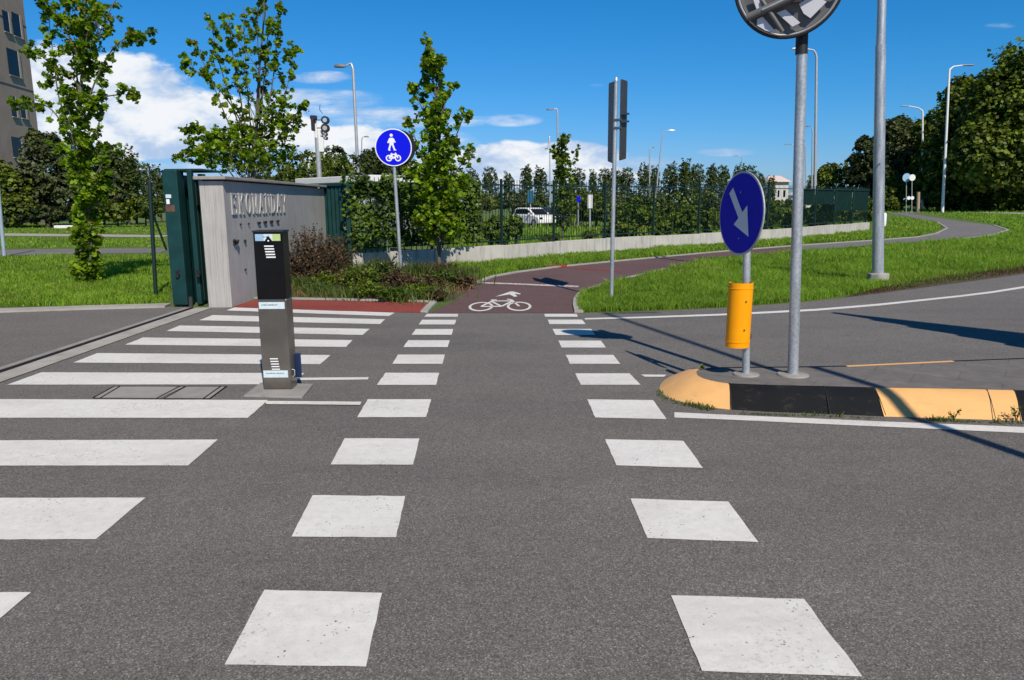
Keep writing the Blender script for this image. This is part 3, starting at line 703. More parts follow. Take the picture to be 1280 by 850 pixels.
# pale pressed fields between the ribs
fields = [[(-.57, -.64), (-.47, -.60), (-.18, -.92), (-.40, -.86), (-.57, -.75)], [(-.21, -.55), (-.05, -.5), (.24, -.76), (.10, -.82)], [(.19, -.42), (.44, -.27), (.69, -.42), (.42, -.69), (.29, -.6)],
          [(.73, -.27), (.93, -.23), (.85, -.38)], [(-.69, -.2), (-.60, -.22), (-.47, -.43), (-.57, -.5)], [(-.4, .1), (-.1, .35), (-.3, .7), (-.62, .5)], [(.2, .25), (.6, .2), (.6, .6), (.25, .7)], [(-.86, .1), (-.7, .05), (-.66, .3), (-.8, .4)]]
for fl_ in fields: layer([fl_], mc+mn*.042, X, Y, mr, mn, .006, 'pale_field', M['arrow_grey'], bp)
br_ = lambda a, b, w, dz: MB().tube([mc+X*a[0]*mr+Y*a[1]*mr+mn*dz, mc+X*(a[0]+b[0])/2*mr+Y*(a[1]+b[1])/2*mr+mn*(dz+.03), mc+X*b[0]*mr+Y*b[1]*mr+mn*dz], w, 10)
br_((-.76, -.60), (.80, -.02), .030, .06).build('bracket_bar', M['mid_metal'], t, True)
br_((-.50, -.30), (-.08, -.90), .016, .05).build('bracket_bar', M['mid_metal'], t, True)
MB().tube([mc-X*.19-Y*.19+mn*.098, mc-X*.02-Y*.125+mn*.11, mc+X*.12-Y*.075+mn*.10], .008, 6).build('bracket_edge', M['light_metal'], t, True)
MB().box(mc+mn*.085+X*.03-Y*.12, (.12, .03, .06), (X, mn, Y)).build('bracket_clamp', M['galv_dark'], t)
MB().tube([mtop+Vector((0, 0, -.13)), mtop2], .046, 24).build('rubber_sleeve', M['black'], t, True)

# double sided panels on post
pb = G(764, 375.5, 0); ptop = V(770.2, 101, pb.y)
t = thing('panel_sign', pb, 'tall thin grey post with two rectangular sign panels seen edge on from behind', 'road sign')
MB().tube([pb, ptop], .033, 16).build('post', M['galv'], t, True)
def panel(a, b, zt, zb, mat, name, frame):
    a = Vector(a); b = Vector(b); d = (b-a).normalized(); nn = Vector((-d.y, d.x, 0)); L = (b-a).length; H = zt-zb
    c = (a+b)/2; c.z = (zt+zb)/2
    mb = MB(); pts = []
    r0 = .05
    for cx, cz, st in ((L/2-r0, H/2-r0, 0), (-L/2+r0, H/2-r0, 90), (-L/2+r0, -H/2+r0, 180), (L/2-r0, -H/2+r0, 270)):
        for k in range(5):
            a_ = R(st+k*22.5); pts.append(c+d*(cx+r0*math.cos(a_))+Vector((0, 0, cz+r0*math.sin(a_)))-nn*.008)
    p = mb.prism(pts, nn*.016).build(name, mat, t)
    for zz in (-.02, .10): MB().box(c+Vector((0, 0, zz))+nn*.03*(1 if frame > 0 else -1), (L*.96, .04, .03), (d, nn, Vector((0, 0, 1)))).build('rail', M['galv_dark'], p)
    return p
zt = V(770, 99, pb.y).z; zb = V(770, 200, pb.y).z; px_ = ptop.x
a1 = V(770, 150, pb.y); a2 = V(760.8, 150, pb.y+.62); b1 = V(772.5, 150, pb.y-.02); b2 = V(783, 150, pb.y+.60)
panel(a1+Vector((-.035, 0, 0)), a2, zt, zb-.02, M['mid_metal'], 'sign_panel', -1)
panel(b1+Vector((.035, 0, 0)), b2, zt+.03, zb+.02, M['galv_dark'], 'sign_panel', -1)
for yy in (150, 160): MB().box(V(772, yy, pb.y), (.12, .09, .03)).build('clamp', M['galv_dark'], t)
MB().tube([ptop, ptop+Vector((0, 0, .05))], [.036, .02], 16).build('cap', M['light_metal'], t, True)

# pedestrian and cycle sign
bb = G(502, 349, 0); btop = V(490.5, 175, bb.y)
t = thing('shared_path_sign', bb, 'round bright blue pedestrian and bicycle sign on a leaning grey pole before the hedge', 'road sign')
MB().tube([bb, btop], .036, 16).build('pole', M['galv'], t, True)
sn = Vector((.10, -.99, -.02)).normalized(); X, Y, n = face_frame(sn); sc_ = V(492, 184.5, bb.y)+sn*.06; sr = .378
sp = disc(sc_, sn, sr, .012).build('sign_plate', M['sign_white'], t)
fc = disc(sc_+sn*.003, sn, sr*.945, .002).build('blue_face', M['sign_blue'], sp)
man = [circle2(-.10, .66, .085, 16), [(-.20, .52), (.0, .52), (.03, .30), (.0, .12), (-.20, .12), (-.23, .30)], seg2((-.19, .48), (-.30, .24), .075), seg2((0, .48), (.10, .26), .075),
       seg2((-.16, .16), (-.26, -.16), .095), seg2((-.04, .16), (.07, -.16), .095), seg2((.05, -.14), (.15, -.14), .05), seg2((-.27, -.15), (-.17, -.15), .05)]
layer(man, sc_+sn*.0052, X, Y, sr*.98, sn, .001, 'pedestrian_symbol', M['sign_white'], sp)
layer([[(p[0]*.40-.02, p[1]*.40-.58) for p in s] for s in bike2(.17)], sc_+sn*.0052, X, Y, sr*.98, sn, .001, 'bicycle_symbol', M['sign_white'], sp)
disc(V(497.5, 184.5, bb.y)+Vector((0, .10, 0)), Vector((-.25, -.96, 0)), sr*.98, .012).build('rear_plate', M['black'], t)
for zz in (-.16, .16): MB().box(sc_-sn*.04+Vector((0, 0, zz)), (.1, .04, .03), (X, sn, Y)).build('clamp', M['galv_dark'], t)

# tall lamp post in the grass (cut by the frame)
def lamp(base, toppx, armpx, r0, r1, label, mat=None, head=.55, z0=None, extra=None, group='street lamps', headw=.14, plinth=0, armrise=.0):
    base = Vector(base); t = thing('street_lamp', base, label, 'street lamp', group)
    tp = V(*toppx, base.y); mat = mat or M['light_metal']
    q = V(*armpx, base.y); side = 1 if q.x > tp.x else -1
    L = abs(q.x-tp.x); hl = min(head, L*.6); e = Vector((q.x-side*hl, base.y, q.z-(.02 if armrise else 0)))
    MB().tube([base, base.lerp(tp, .5), tp-Vector((0, 0, .25)), tp-Vector((-side*.06, 0, .04)), tp.lerp(e, .3)+Vector((0, 0, .05*L)), e], [r0, (r0+r1)/2, r1, r1*.9, r1*.6, r1*.55], 12).build('pole', mat, t, True)
    hd = (q-e).normalized(); up = Vector((0, 0, 1)); w = Vector((0, 1, 0))
    mb = MB(); c = (q+e)/2; vs = []
    for s, k, hh in ((-.5, .35, .05), (-.2, 1, .08), (.3, 1, .07), (.5, .5, .03)):
        p = c+hd*(s*hl*1.05)
        vs += [p-w*headw*k-up*.03, p+w*headw*k-up*.03, p+w*headw*k*.6+up*hh, p-w*headw*k*.6+up*hh]
    fs = [(i*4+j, i*4+(j+1) % 4, (i+1)*4+(j+1) % 4, (i+1)*4+j) for i in range(3) for j in range(4)]+[(0, 3, 2, 1), (12, 13, 14, 15)]
    mb.add(vs, fs); mb.build('lamp_head', M['mid_metal'] if extra == 'dark' else M['light_metal'], t, True)
    return t
lb = G(1097, 353.5, 0); t = thing('lamp_column', lb, 'tall thick galvanised lighting column on a pale concrete footing in the roadside grass', 'lamp post')
ltop = V(1103.5, -40, lb.y); d_ = (ltop-lb)
mid = V(1100.8, 56, lb.y)
MB().tube([lb+d_*.0, mid], [.108, .092], 24).build('column', M['galv'], t, True)
MB().tube([mid-d_.normalized()*.02, lb+d_*1.0, lb+d_*1.35], [.080, .075, .068], 24).build('upper_column', M['galv'], t, True)
a_ = lb+d_*1.35; MB().tube([a_, a_+Vector((.9, -.3, .3)), a_+Vector((1.8, -.6, .35))], [.06, .04, .035], 10).build('arm', M['galv'], t, True)
MB().box(a_+Vector((2.1, -.7, .36)), (.7, .28, .1)).build('lamp_head', M['light_metal'], t, bevel=.03)
mb = MB(); mb.prism([lb+Vector((.2*math.cos(R(45*k+22)), .2*math.sin(R(45*k+22)), -.01)) for k in range(8)], (0, 0, .2)); mb.build('footing', M['kerb_stone'], t, bevel=.02)
MB().tube([V(1099, 205, lb.y-.1), V(1099, 205, lb.y-.12)], .015, 8).build('bolt', M['galv_dark'], t)

lamp(V(451.5, 297, 33), (441, 79), (418, 83), .075, .06, 'tall street lamp left of the blue sign, dark head pointing left', head=.75, extra='dark', headw=.16)
lamp(V(452, 275, 70), (452, 172), (461, 171), .06, .05, 'small distant lamp whose arm points right behind the tallest left lamp', head=.5, extra='dark')
lamp(V(697.5, 278, 58), (697, 136), (683, 137), .08, .06, 'slim lamp standing above the small young tree behind the fence', head=.7, extra='dark')
lamp(V(688, 272, 75), (687, 168), (681, 186), .07, .05, 'short armed distant lamp just left of the young tree', head=.4, extra='dark')
lamp(V(817, 272, 72), (828, 166), (844, 163), .08, .05, 'leaning lamp with arm to the right between panel sign and arrow sign', head=.7)
lamp(V(812, 268, 100), (812, 185), (818, 184.5), .09, .07, 'tiny far lamp beside the leaning lamp above the poplars', head=.4, extra='dark')
lamp(V(1018, 283, 45), (1021, 66), (990, 61), .10, .07, 'tall lamp directly right of the mirror pole, arm pointing left', M['light_metal'], head=.8)
lamp(V(1014, 272, 72), (1016, 162), (1008, 158), .09, .06, 'middle distance lamp between mirror pole and its tall neighbour', head=.4, extra='dark')
lamp(V(1007, 266, 95), (1007, 182), (981, 180.5), .09, .06, 'faint far lamp with long arm crossing left of the mirror pole', head=.9, extra='dark')
lamp(G(1178, 265.5, 0), (1187, 86), (1217, 81.5), .17, .12, 'tall pale lamp before the big trees, arm pointing right', M['white'], head=1.3, headw=.35)
lamp(V(1153, 260, 105), (1153.5, 138), (1126, 132.5), .16, .11, 'second pale lamp before the woodland, arm pointing left', M['white'], head=1.0, headw=.3)
lamp(V(925, 262, 130), (927, 195.5), (918, 195), .07, .05, 'thin far lamp above the poplars left of the mirror pole', head=.6, extra='dark')

# a lamp and a direction sign outside the frame (their shadows fall across the road)
ob = Vector((4.2, 1.27, 0)); t = thing('roadside_column', ob, 'tall thin galvanised lighting column beside the right kerb, just outside the frame', 'lamp post')
MB().tube([ob, Vector((4.70, 1.48, 10.0))], [.06, .045], 16).build('column', M['galv'], t, True)
MB().tube([Vector((4.70, 1.48, 9.95)), Vector((5.6, 1.2, 10.3))], .03, 8).build('arm', M['galv'], t, True)
T0 = G(1020, 388, 0); e1 = Vector((.64, -.77, 0)).normalized(); tp_ = T0+Vector((SX, SY, 0))*5.0
ds = Vector((tp_.x, tp_.y, 0))+e1*.35; t = thing('direction_sign', ds, 'stack of direction boards on two posts beyond the right edge of the frame', 'road sign')
for k in (0.0, 1.9): MB().tube([ds+e1*k, ds+e1*k+Vector((0, 0, 5.0))], .04, 12).build('post', M['galv'], t, True)
for k in range(5):
    z1_ = 5.0-k*.66; s0 = Vector((tp_.x, tp_.y, 0))+e1*(.0+.05*(k % 2)); L_ = 2.9-.1*(k % 3); nn = Vector((-e1.y, e1.x, 0))*.015
    MB().prism([s0+Vector((0, 0, z1_-.31)), s0+e1*.25+Vector((0, 0, z1_)), s0+e1*L_+Vector((0, 0, z1_)), s0+e1*L_+Vector((0, 0, z1_-.62)), s0+e1*.25+Vector((0, 0, z1_-.62))], nn).build('board', M['mid_metal'], t)

# ------------------------------------------------------------------ information pillar
P0 = G(329.6, 489.4, 0); P1 = G(365, 489.2, 0)
w = P1-P0; dX = Vector((w.x, w.y, 0)).normalized(); dY = Vector((-dX.y, dX.x, 0)); W = w.length; D = .17
htop = V(320, 289, P0.y).z
t = thing('info_pillar', (P0+P1)/2, 'freestanding brushed steel intercom pillar, dark reflection painted on its upper part, on the zebra crossing', 'pillar')
def pbox(name, x0, x1, z0, z1, off, mat, par, th=.004, bevel=0):
    c = P0+dX*((x0+x1)/2)-dY*off; c.z = (z0+z1)/2; c = c-dY*(th/2)
    return MB().box(c, (x1-x0, th, z1-z0), (dX, dY, Vector((0, 0, 1)))).build(name, mat, par, bevel=bevel)
def zat(y): return V(347, y, P0.y).z
zs = zat(374)
def full(name, z0, z1, mat, g=0):
    c = (P0+P1)/2+dY*D/2; c.z = (z0+z1)/2; return MB().box(c, (W-g, D-g, z1-z0), (dX, dY, Vector((0, 0, 1)))).build(name, mat, t, bevel=.006)
up_ = full('upper_casing', zs, htop-.012, M['mark_and_reflection']); lo_ = full('lower_casing', .02, zs, M['steel'])  # dark reflection on the steel body is coloured in as the black upper part
full('cap', htop-.012, htop+.006, M['black'], -.012)
def lab(name, y0, y1, xa, xb, mat, par, off=0.001): return pbox(name, W*xa, W*xb, zat(y1), zat(y0), off, mat, par, .002)
lab('top_label', 292.5, 301, .07, .36, M['label_blue'], up_); lab('top_label', 292.5, 301, .36, .66, M['label'], up_); lab('top_label', 292.5, 301, .66, .93, M['label_green'], up_)
c0 = P0+dX*(W*.52)-dY*.004; c0.z = zat(299)
layer([[(-.042, -.03), (.042, -.03), (0, .032)]], c0, dX, (0, 0, 1), 1, -dY, .002, 'warning_mark', M['mark_and_reflection'], up_)
layer([circle2(0, 0, .007, 12)], c0-dY*.003+Vector((0, 0, -.012)), dX, (0, 0, 1), 1, -dY, .001, 'mark_dot', M['sign_white'], up_)
for k in range(5): pbox('slot', W*(.36+.012*k), W*(.68+.012*k), zat(307.5+3.45*k)-.006, zat(307.5+3.45*k)+.005, .001, M['sign_white'], up_, .002)
lab('nameplate', 377.5, 386, .04, .93, M['label'], lo_)
def textline(y, xa, xb, hpx, par, n):
    mb = MB(); x = W*xa
    while x < W*xb:
        wd_ = random.uniform(.004, .009); z = zat(y); c = P0+dX*(x+wd_/2)-dY*.0045; c.z = z
        mb.box(c, (wd_, .001, random.uniform(.5, 1)*hpx*.0068), (dX, dY, Vector((0, 0, 1)))); x += wd_+random.uniform(.002, .006)
    return mb.build('print', M['ink'], par)
textline(381, .14, .68, 1.4, lo_, 9); textline(296, .34, .5, 1.2, up_, 3)
for k in range(5): pbox('slot', W*(.30+.012*k), W*(.58+.012*k), zat(448.3+3.25*k)-.005, zat(448.3+3.25*k)+.004, .001, M['sign_white'], lo_, .002)
lab('nameplate', 463, 471.7, .04, .90, M['label'], lo_); textline(466.5, .12, .74, 1.3, lo_, 9)
# side handle and blue rear panel
sx = P1+dX*.012+dY*.05
MB().tube([sx+Vector((-.012, 0, .02+zat(466))), sx+Vector((.006, 0, zat(464))), sx+Vector((.006, 0, zat(470))), sx+Vector((-.012, 0, zat(473)))], .005, 8).build('handle', M['light_metal'], t, True)
pc = P1+dY*(D+.03)+dX*.005; pc.z = (zat(443)+zat(474))/2-.03
MB().box(pc, (.055, .03, zat(443)-zat(474)), (dX, dY, Vector((0, 0, 1)))).build('blue_rear_box', simple('dark blue box', (.008, .022, .075), .4), t, bevel=.004)
bpq = [(304.5, 496.8), (378, 498.6), (391.6, 482), (326, 480.5)]
mb = MB(); mb.prism(gp(bpq, .0), (0, 0, .018)); mb.build('base_slab', M['slab'], t, bevel=.004)

# ------------------------------------------------------------------ concrete wall with lettering
WX = -4.43; wy0 = 11.82; wy1 = 18.2; wh = OX(278, 226, WX).z; wt = .37
t = thing('entrance_wall', ((WX-wt/2), (wy0+wy1)/2, 0), 'grey board marked concrete wall with raised lettering and coping stone', 'wall')
MB().box((WX-wt/2, (wy0+wy1)/2, wh/2-.02), (wt, wy1-wy0, wh+.04)).build('wall_body', M['wall_conc'], t, bevel=.008)
MB().box((WX-wt/2+.01, (wy0+wy1)/2-.03, wh+.045), (wt+.12, wy1-wy0+.12, .05)).build('coping', M['cap'], t, bevel=.008)
# letters: strokes in a unit cell (x 0..1, y 0..1)
def serif(x, y, w=.30): return seg2((x-w/2, y), (x+w/2, y), .085)
Lt = {
 'E': [seg2((.22, 0), (.22, 1), .2), seg2((.1, .96), (.85, .96), .08), seg2((.1, .04), (.88, .04), .08), seg2((.2, .5), (.65, .5), .08), seg2((.83, .98), (.83, .78), .07), seg2((.86, .02), (.86, .24), .07), seg2((.64, .6), (.64, .4), .06)],
 'K': [seg2((.24, 0), (.24, 1), .2), serif(.24, .96), serif(.24, .04), seg2((.28, .42), (.80, .96), .09), seg2((.42, .56), (.82, .04), .19), serif(.8, .96), serif(.84, .04)],
 'O': [[(.5+.42*math.cos(a), .5+.5*math.sin(a)), (.5+.42*math.cos(b), .5+.5*math.sin(b)), (.5+.25*math.cos(b), .5+.43*math.sin(b)), (.5+.25*math.cos(a), .5+.43*math.sin(a))] for a, b in [(2*math.pi*k/20, 2*math.pi*(k+1)/20) for k in range(20)]],
 'M': [seg2((.14, 0), (.14, 1), .08), seg2((.86, 0), (.86, 1), .19), seg2((.14, .98), (.5, .1), .17), seg2((.5, .1), (.84, .98), .08), serif(.14, .96, .24), serif(.86, .96, .26), serif(.14, .04, .26), serif(.86, .04, .3)],
 'A': [seg2((.10, 0), (.5, 1), .085), seg2((.5, 1), (.88, 0), .19), seg2((.24, .34), (.74, .34), .07), serif(.1, .04, .26), serif(.88, .04, .3)],
 'N': [seg2((.16, 0), (.16, 1), .085), seg2((.86, 0), (.86, 1), .085), seg2((.14, .98), (.86, .04), .19), serif(.12, .96, .26), serif(.16, .04, .28), serif(.86, .96, .28)],
 'D': [seg2((.22, 0), (.22, 1), .2), serif(.2, .96), serif(.2, .04)]+[[(.35+.53*math.cos(a), .5+.5*math.sin(a)), (.35+.53*math.cos(b), .5+.5*math.sin(b)), (.35+.36*math.cos(b), .5+.43*math.sin(b)), (.35+.36*math.cos(a), .5+.43*math.sin(a))] for a, b in [(-math.pi/2+math.pi*k/12, -math.pi/2+math.pi*(k+1)/12) for k in range(12)]],
 'Y': [seg2((.5, 0), (.5, .5), .2), seg2((.12, .97), (.52, .42), .19), seg2((.52, .42), (.88, .97), .085), serif(.12, .96), serif(.88, .96, .26), serif(.5, .04)],
}
la = OX(286.5, 254, WX); lz = OX(357.5, 256, WX); n_ = 9; step = (lz.y-la.y)/n_
zt_ = OX(287, 241, WX).z; zb_ = OX(287, 268.5, WX).z; hL = zt_-zb_
for i, ch in enumerate('EKOMANDAY'):
    y0_ = la.y+step*i+step*.09; wl = step*.82
    sh = [[(p[0]*wl, p[1]*hL) for p in s] for s in Lt[ch]]
    layer(sh, (WX+.006, y0_, zb_), (0, 1, 0), (0, 0, 1), 1, Vector((1, 0, 0)), .014, 'letter', M['letters'], t)
# small fixings under the letters
for px, py, s in ((323, 278.6, .07), (330.7, 277.8, .08), (338.5, 277, .08), (346.5, 276.4, .07)):
    p = OX(px, py, WX); MB().box(p+Vector((.012, 0, 0)), (.03, s*1.8, s*.55)).build('fixing', M['black'], t, bevel=.004)
for px, py, s in ((300, 280.5, .03), (310, 279.6, .03), (305.5, 301.5, .05), (292.5, 303, .09), (306, 337, .03)):
    p = OX(px, py, WX); MB().box(p+Vector((.012, 0, 0)), (.03, s, s)).build('fixing', M['black'], t, bevel=.004)
MB().tube([OX(290.5, 300, WX)+Vector((.03, 0, 0)), OX(293, 304, WX)+Vector((.05, 0, 0)), OX(295.5, 300.5, WX)+Vector((.03, 0, 0))], .018, 8).build('hook', M['black'], t)

# ------------------------------------------------------------------ sliding gate (leaves stacked, seen end on)
gy = 11.95; gh = V(215, 213, gy).z
t = thing('sliding_gate', (-5.1, gy, 0), 'dark green steel sliding gate with stacked leaves beside the concrete wall end', 'gate')
def xof(px, y=300): return V(px, y, gy).x
xa, xb = xof(211), xof(229.5)
def leafpost(name, x0, x1, dy, top, depth=.14):
    return MB().box(((x0+x1)/2, gy+dy+depth/2, top/2+.02), (x1-x0, depth, top-.02)).build(name, M['green_paint'], t, bevel=.012)
e0 = leafpost('end_post', xa, xb, -.05, gh, .26)
MB().box(((xa+xb)/2, gy+3, gh/2), ((xb-xa)*.35, 5.6, gh-.12)).build('gate_leaf', M['green_paint'], t)
for (pa, pb_, dy, tp) in ((232.5, 236.5, .22, gh-.05), (239, 245, .02, gh-.0), (248.5, 256, .14, gh-.06)):
    leafpost('gate_stile', xof(pa), xof(pb_), dy, tp, .10)
    MB().box(((xof(pa)+xof(pb_))/2, gy+dy+2.7, tp/2-.03), ((xof(pb_)-xof(pa))*.4, 5, tp-.2)).build('gate_leaf', M['fence_green'], t)
MB().box(((xa+xof(256))/2, gy+.5, gh+.012), (xof(256)-xa, .9, .03)).build('top_rail', M['green_paint'], t, bevel=.005)
MB().tube([V(238.5, 384, gy-.03), V(238.5, 377, gy-.03), V(238, 371, gy-.03)], .03, 10).build('guide_roller', M['galv_dark'], t)
for px, py in ((222, 342), (248, 341.5)):
    MB().box(V(px, py, gy-.06), (.05, .06, .12)).build('latch', M['black'], t, bevel=.005)
    MB().tube([V(px-1.5, py-4, gy-.10), V(px+2, py, gy-.10)], .012, 6).build('latch_bolt', M['black'], t)
MB().box(V(210.5, 245.3, gy-.055), (.085, .006, .055)).build('sticker', M['label'], e0)
MB().box(V(210, 252, gy-.055), (.05, .006, .075)).build('sticker', M['sign_white'], e0)
MB().box(V(213, 260.5, gy-.053), (.14, .004, .10)).build('rust_patch', M['rust'], e0)
# fence post with brace, left of the gate
fp = G(195, 370, 0); t = thing('fence_post', fp, 'thin dark green fence post with diagonal brace and antenna rod left of the gate', 'fence post')
ft = V(187, 228, fp.y)
MB().tube([fp, ft], .035, 10).build('post', M['fence_green'], t, True)
MB().tube([V(189, 262, fp.y), V(208, 312, fp.y+.3)], .02, 8).build('brace', M['fence_green'], t, True)
MB().tube([ft, V(186, 206, fp.y)], .007, 6).build('rod', M['galv_dark'], t)
for yy in (250, 262, 300, 340):
    MB().tube([V(190, yy, fp.y), V(206, yy+1, fp.y+.05)], .004, 4).build('wire', M['fence_green'], t)

# ------------------------------------------------------------------ green sheet panel + low wall + bar fence
base_line = [(438, 339.5), (470, 336.5), (600, 328.6), (690, 319.5), (770, 313.2), (830, 309.2), (905, 304.6), (985, 298), (1040, 292.5), (1092, 287.5)]
BL = gp(base_line, 0)
# resample
def resample(P, step):
    out = [P[0].copy()]; acc = 0
    for a, b in zip(P, P[1:]):
        L = (b-a).length; s = step-acc
        while s <= L: out.append(a+(b-a)*(s/L)); s += step
        acc = (acc+L) % step
    return out
pans = resample(BL, 2.45)
lw = thing('low_wall', BL[2], 'long low weathered concrete wall carrying the green bar fence along the path', 'wall')
fe = thing('bar_fence', BL[3], 'tall dark green vertical bar fence standing on the low concrete wall', 'fence')
WH = .42; FH = 2.22
for i in range(len(pans)-1):
    a, b = pans[i], pans[i+1]; d = (b-a).normalized(); nn = Vector((-d.y, d.x, 0)); L = (b-a).length; c = (a+b)/2+nn*.11
    hh = WH+.02*math.sin(i*2.1)*.5
    MB().box((c.x, c.y, hh/2-.02), (L-.014, .22, hh+.04), (d, nn, Vector((0, 0, 1)))).build('wall_block', M['low_conc'], lw, bevel=.008)
    base = a+nn*.11
    MB().box((base.x, base.y, (WH+FH)/2), (.06, .06, FH-WH+.04), (d, nn, Vector((0, 0, 1)))).build('post', M['fence_green'], fe)
    mb = MB(); nb = int(L/.115)
    for k in range(1, nb):
        p = base+d*(L*k/nb); mb.box((p.x, p.y, (WH+.08+FH)/2), (.012, .012, FH-WH-.08), (d, nn, Vector((0, 0, 1))))
    for zz in (WH+.12, FH-.14):
        mb.box((c.x, c.y, zz), (L-.06, .03, .035), (d, nn, Vector((0, 0, 1))))
    mb.build('bar_panel', M['fence_green'], fe)
    if i >= len(pans)-5:
        for k in (1, 2):
            p = base+d*(L*k/3); 
        MB().box((c.x+nn.x*.05, c.y+nn.y*.05, 1.75 if i < len(pans)-3 else 1.62), (L-.08, .006, .7 if i < len(pans)-3 else 1.1), (d, nn, Vector((0, 0, 1)))).build('green_screen', M['net'], fe)
p = G(1104, 282.5, 0); tt = thing('bollard', p, 'short white bollard at the far end of the low wall', 'bollard')
MB().tube([p, p+Vector((0, 0, .72)), p+Vector((0, 0, .80))], [.16, .15, .08], 12).build('body', M['white'], tt, True)
# green sheet metal section between tall wall and hedge
gs = thing('metal_panel', (-4.45, 18.4, 0), 'dark green corrugated sheet panel between tall concrete wall and hedge', 'fence panel')
pa, pb2 = V(403, 300, 18.35), V(437, 300, 17.9)
d = Vector((pb2.x-pa.x, pb2.y-pa.y, 0)); L = d.length; d.normalize(); nn = Vector((-d.y, d.x, 0)); hz = V(415, 231, 18.3).z
mb = MB(); K = 14; vs = []
for z in (0, hz):
    for k in range(K+1): vs.append(Vector((pa.x, pa.y, z))+d*(L*k/K)+nn*(.02 if k % 2 else -.01))
mb.add(vs, [(k, k+1, K+1+k+1, K+1+k) for k in range(K)]); mb.build('sheet', M['green_paint'], gs)
MB().box((pa.x+d.x*L/2, pa.y+d.y*L/2, hz), (L, .08, .06), (d, nn, Vector((0, 0, 1)))).build('top_rail', M['green_paint'], gs)
MB().box((pb2.x, pb2.y, hz/2), (.09, .09, hz+.05)).build('post', M['green_paint'], gs)

# white flat canopy behind the wall
wc = thing('canopy', V(420, 228, 24)-Vector((0, 0, V(420, 228, 24).z)), 'white flat canopy roof showing above the concrete wall', 'canopy')
a, b = V(372, 226.5, 26), V(466, 226.5, 23)
dd = Vector((b.x-a.x, b.y-a.y, 0)); L = dd.length; dd.normalize(); nn = Vector((-dd.y, dd.x, 0)); c = (a+b)/2
MB().box((c.x+nn.x*1, c.y+nn.y*1, V(430, 229, c.y).z+.1), (L, 2.2, .2), (dd, nn, Vector((0, 0, 1)))).build('roof', M['white'], wc, bevel=.02)
for k in (.1, .9):
    q = Vector((a.x, a.y, 0))+dd*L*k+nn*.8; MB().tube([q, q+Vector((0, 0, V(430, 229, c.y).z))], .05, 8).build('post', M['galv'], wc)

# traffic light mast behind the wall
tb = V(401, 262, 30); tb.z = 0
t = thing('traffic_light', tb, 'white traffic light mast with round dark signals above the concrete wall', 'traffic light')
MB().tube([tb, V(397, 205, 30), V(394, 147, 30)], [.07, .06, .05], 12).build('mast', M['white'], t, True)
MB().tube([V(399.5, 224, 30), V(396.5, 172, 30)], .10, 12).build('mast_sleeve', M['light_metal'], t, True)
MB().box(V(391.5, 156, 29.9), (.12, .25, .45)).build('signal_box', M['black'], t, bevel=.03)
MB().box(V(392, 147, 29.9), (.24, .2, .16)).build('signal_box', M['black'], t, bevel=.03)
for px, py, rr2 in ((406, 150, .15), (406, 160, .16), (406.6, 167.5, .07), (406.8, 172.5, .07)):
    q = V(px, py, 29.8); disc(q, (0, -1, 0), rr2, .16, 20).build('signal', M['black'], t); disc(q-Vector((0, .012, 0)), (0, -1, 0), rr2*.55, .01, 16).build('lens', M['label_blue'] if py < 155 else M['wall_conc'], t)
MB().box(V(401, 176, 29.95), (.22, .05, .8)).build('backing_plate', M['white'], t)
for py in (150, 160, 170): MB().tube([V(395, py, 30), V(404, py, 29.9)], .02, 6).build('bracket', M['galv_dark'], t)
MB().tube([V(400, 131, 30), V(399.5, 137, 30), V(403, 142, 30)], .012, 5).build('aerial', M['black'], t)

# far signs behind the fence
def far_sign(px, pt, pbm, Y, kind, label, w=.6, h=1.0, mat='white'):
    q = V(px, pbm, Y); q.z = 0; t = thing('far_sign', q, label, 'sign'); MB().tube([q, V(px, pt, Y)], .05, 8).build('post', M['light_metal'], t)
    if kind == 'disc': disc(V(px, pt, Y)-Vector((0, .08, 0)), (0, -1, 0), w/2, .03, 24).build('sign_face', M[mat], t)
    else: MB().box(V(px, pt, Y)-Vector((0, .08, 0)), (w, .03, h)).build('sign_face', M[mat], t, bevel=.01)
    return t
far_sign(737.5, 252, 278, 46, 'box', 'tall white rectangular sign behind the fence right of the young tree', .28, .8)
far_sign(723, 249, 278, 48, 'box', 'small blue sign behind the fence beside the tall white one', .25, .35, 'sign_blue')
far_sign(663, 246, 275, 55, 'box', 'small teal sign above the white car behind the fence', .45, .9, 'label_blue').children[1].data.materials[0] = simple('teal sign', (.01, .10, .18), .5)
far_sign(1133, 222, 262, 92, 'disc', 'small blue round sign on a far post before the woodland', 1.0, 1, 'label_blue')
q = V(1140, 222, 92); MB().tube([q-Vector((.7, 0, 0)), q], .05, 6)
t = far_sign(1140, 222, 262, 91.5, 'disc', 'pair of small white round signs on a far post before the woodland', .75)
disc(V(1136, 247.5, 91.4), (0, -1, 0), .22, .03, 16).build('sign_face', M['white'], t); disc(V(1140.5, 247.5, 91.4), (0, -1, 0), .22, .03, 16).build('sign_face', M['white'], t)
q = V(1148, 258, 95); q.z = 0; t = thing('timber_post', q, 'pale bare timber post beside the far round signs', 'post'); MB().tube([q, V(1148, 240, 95)], [.22, .2], 8).build('post_shaft', simple('timber', (.35, .27, .18), .9), t)
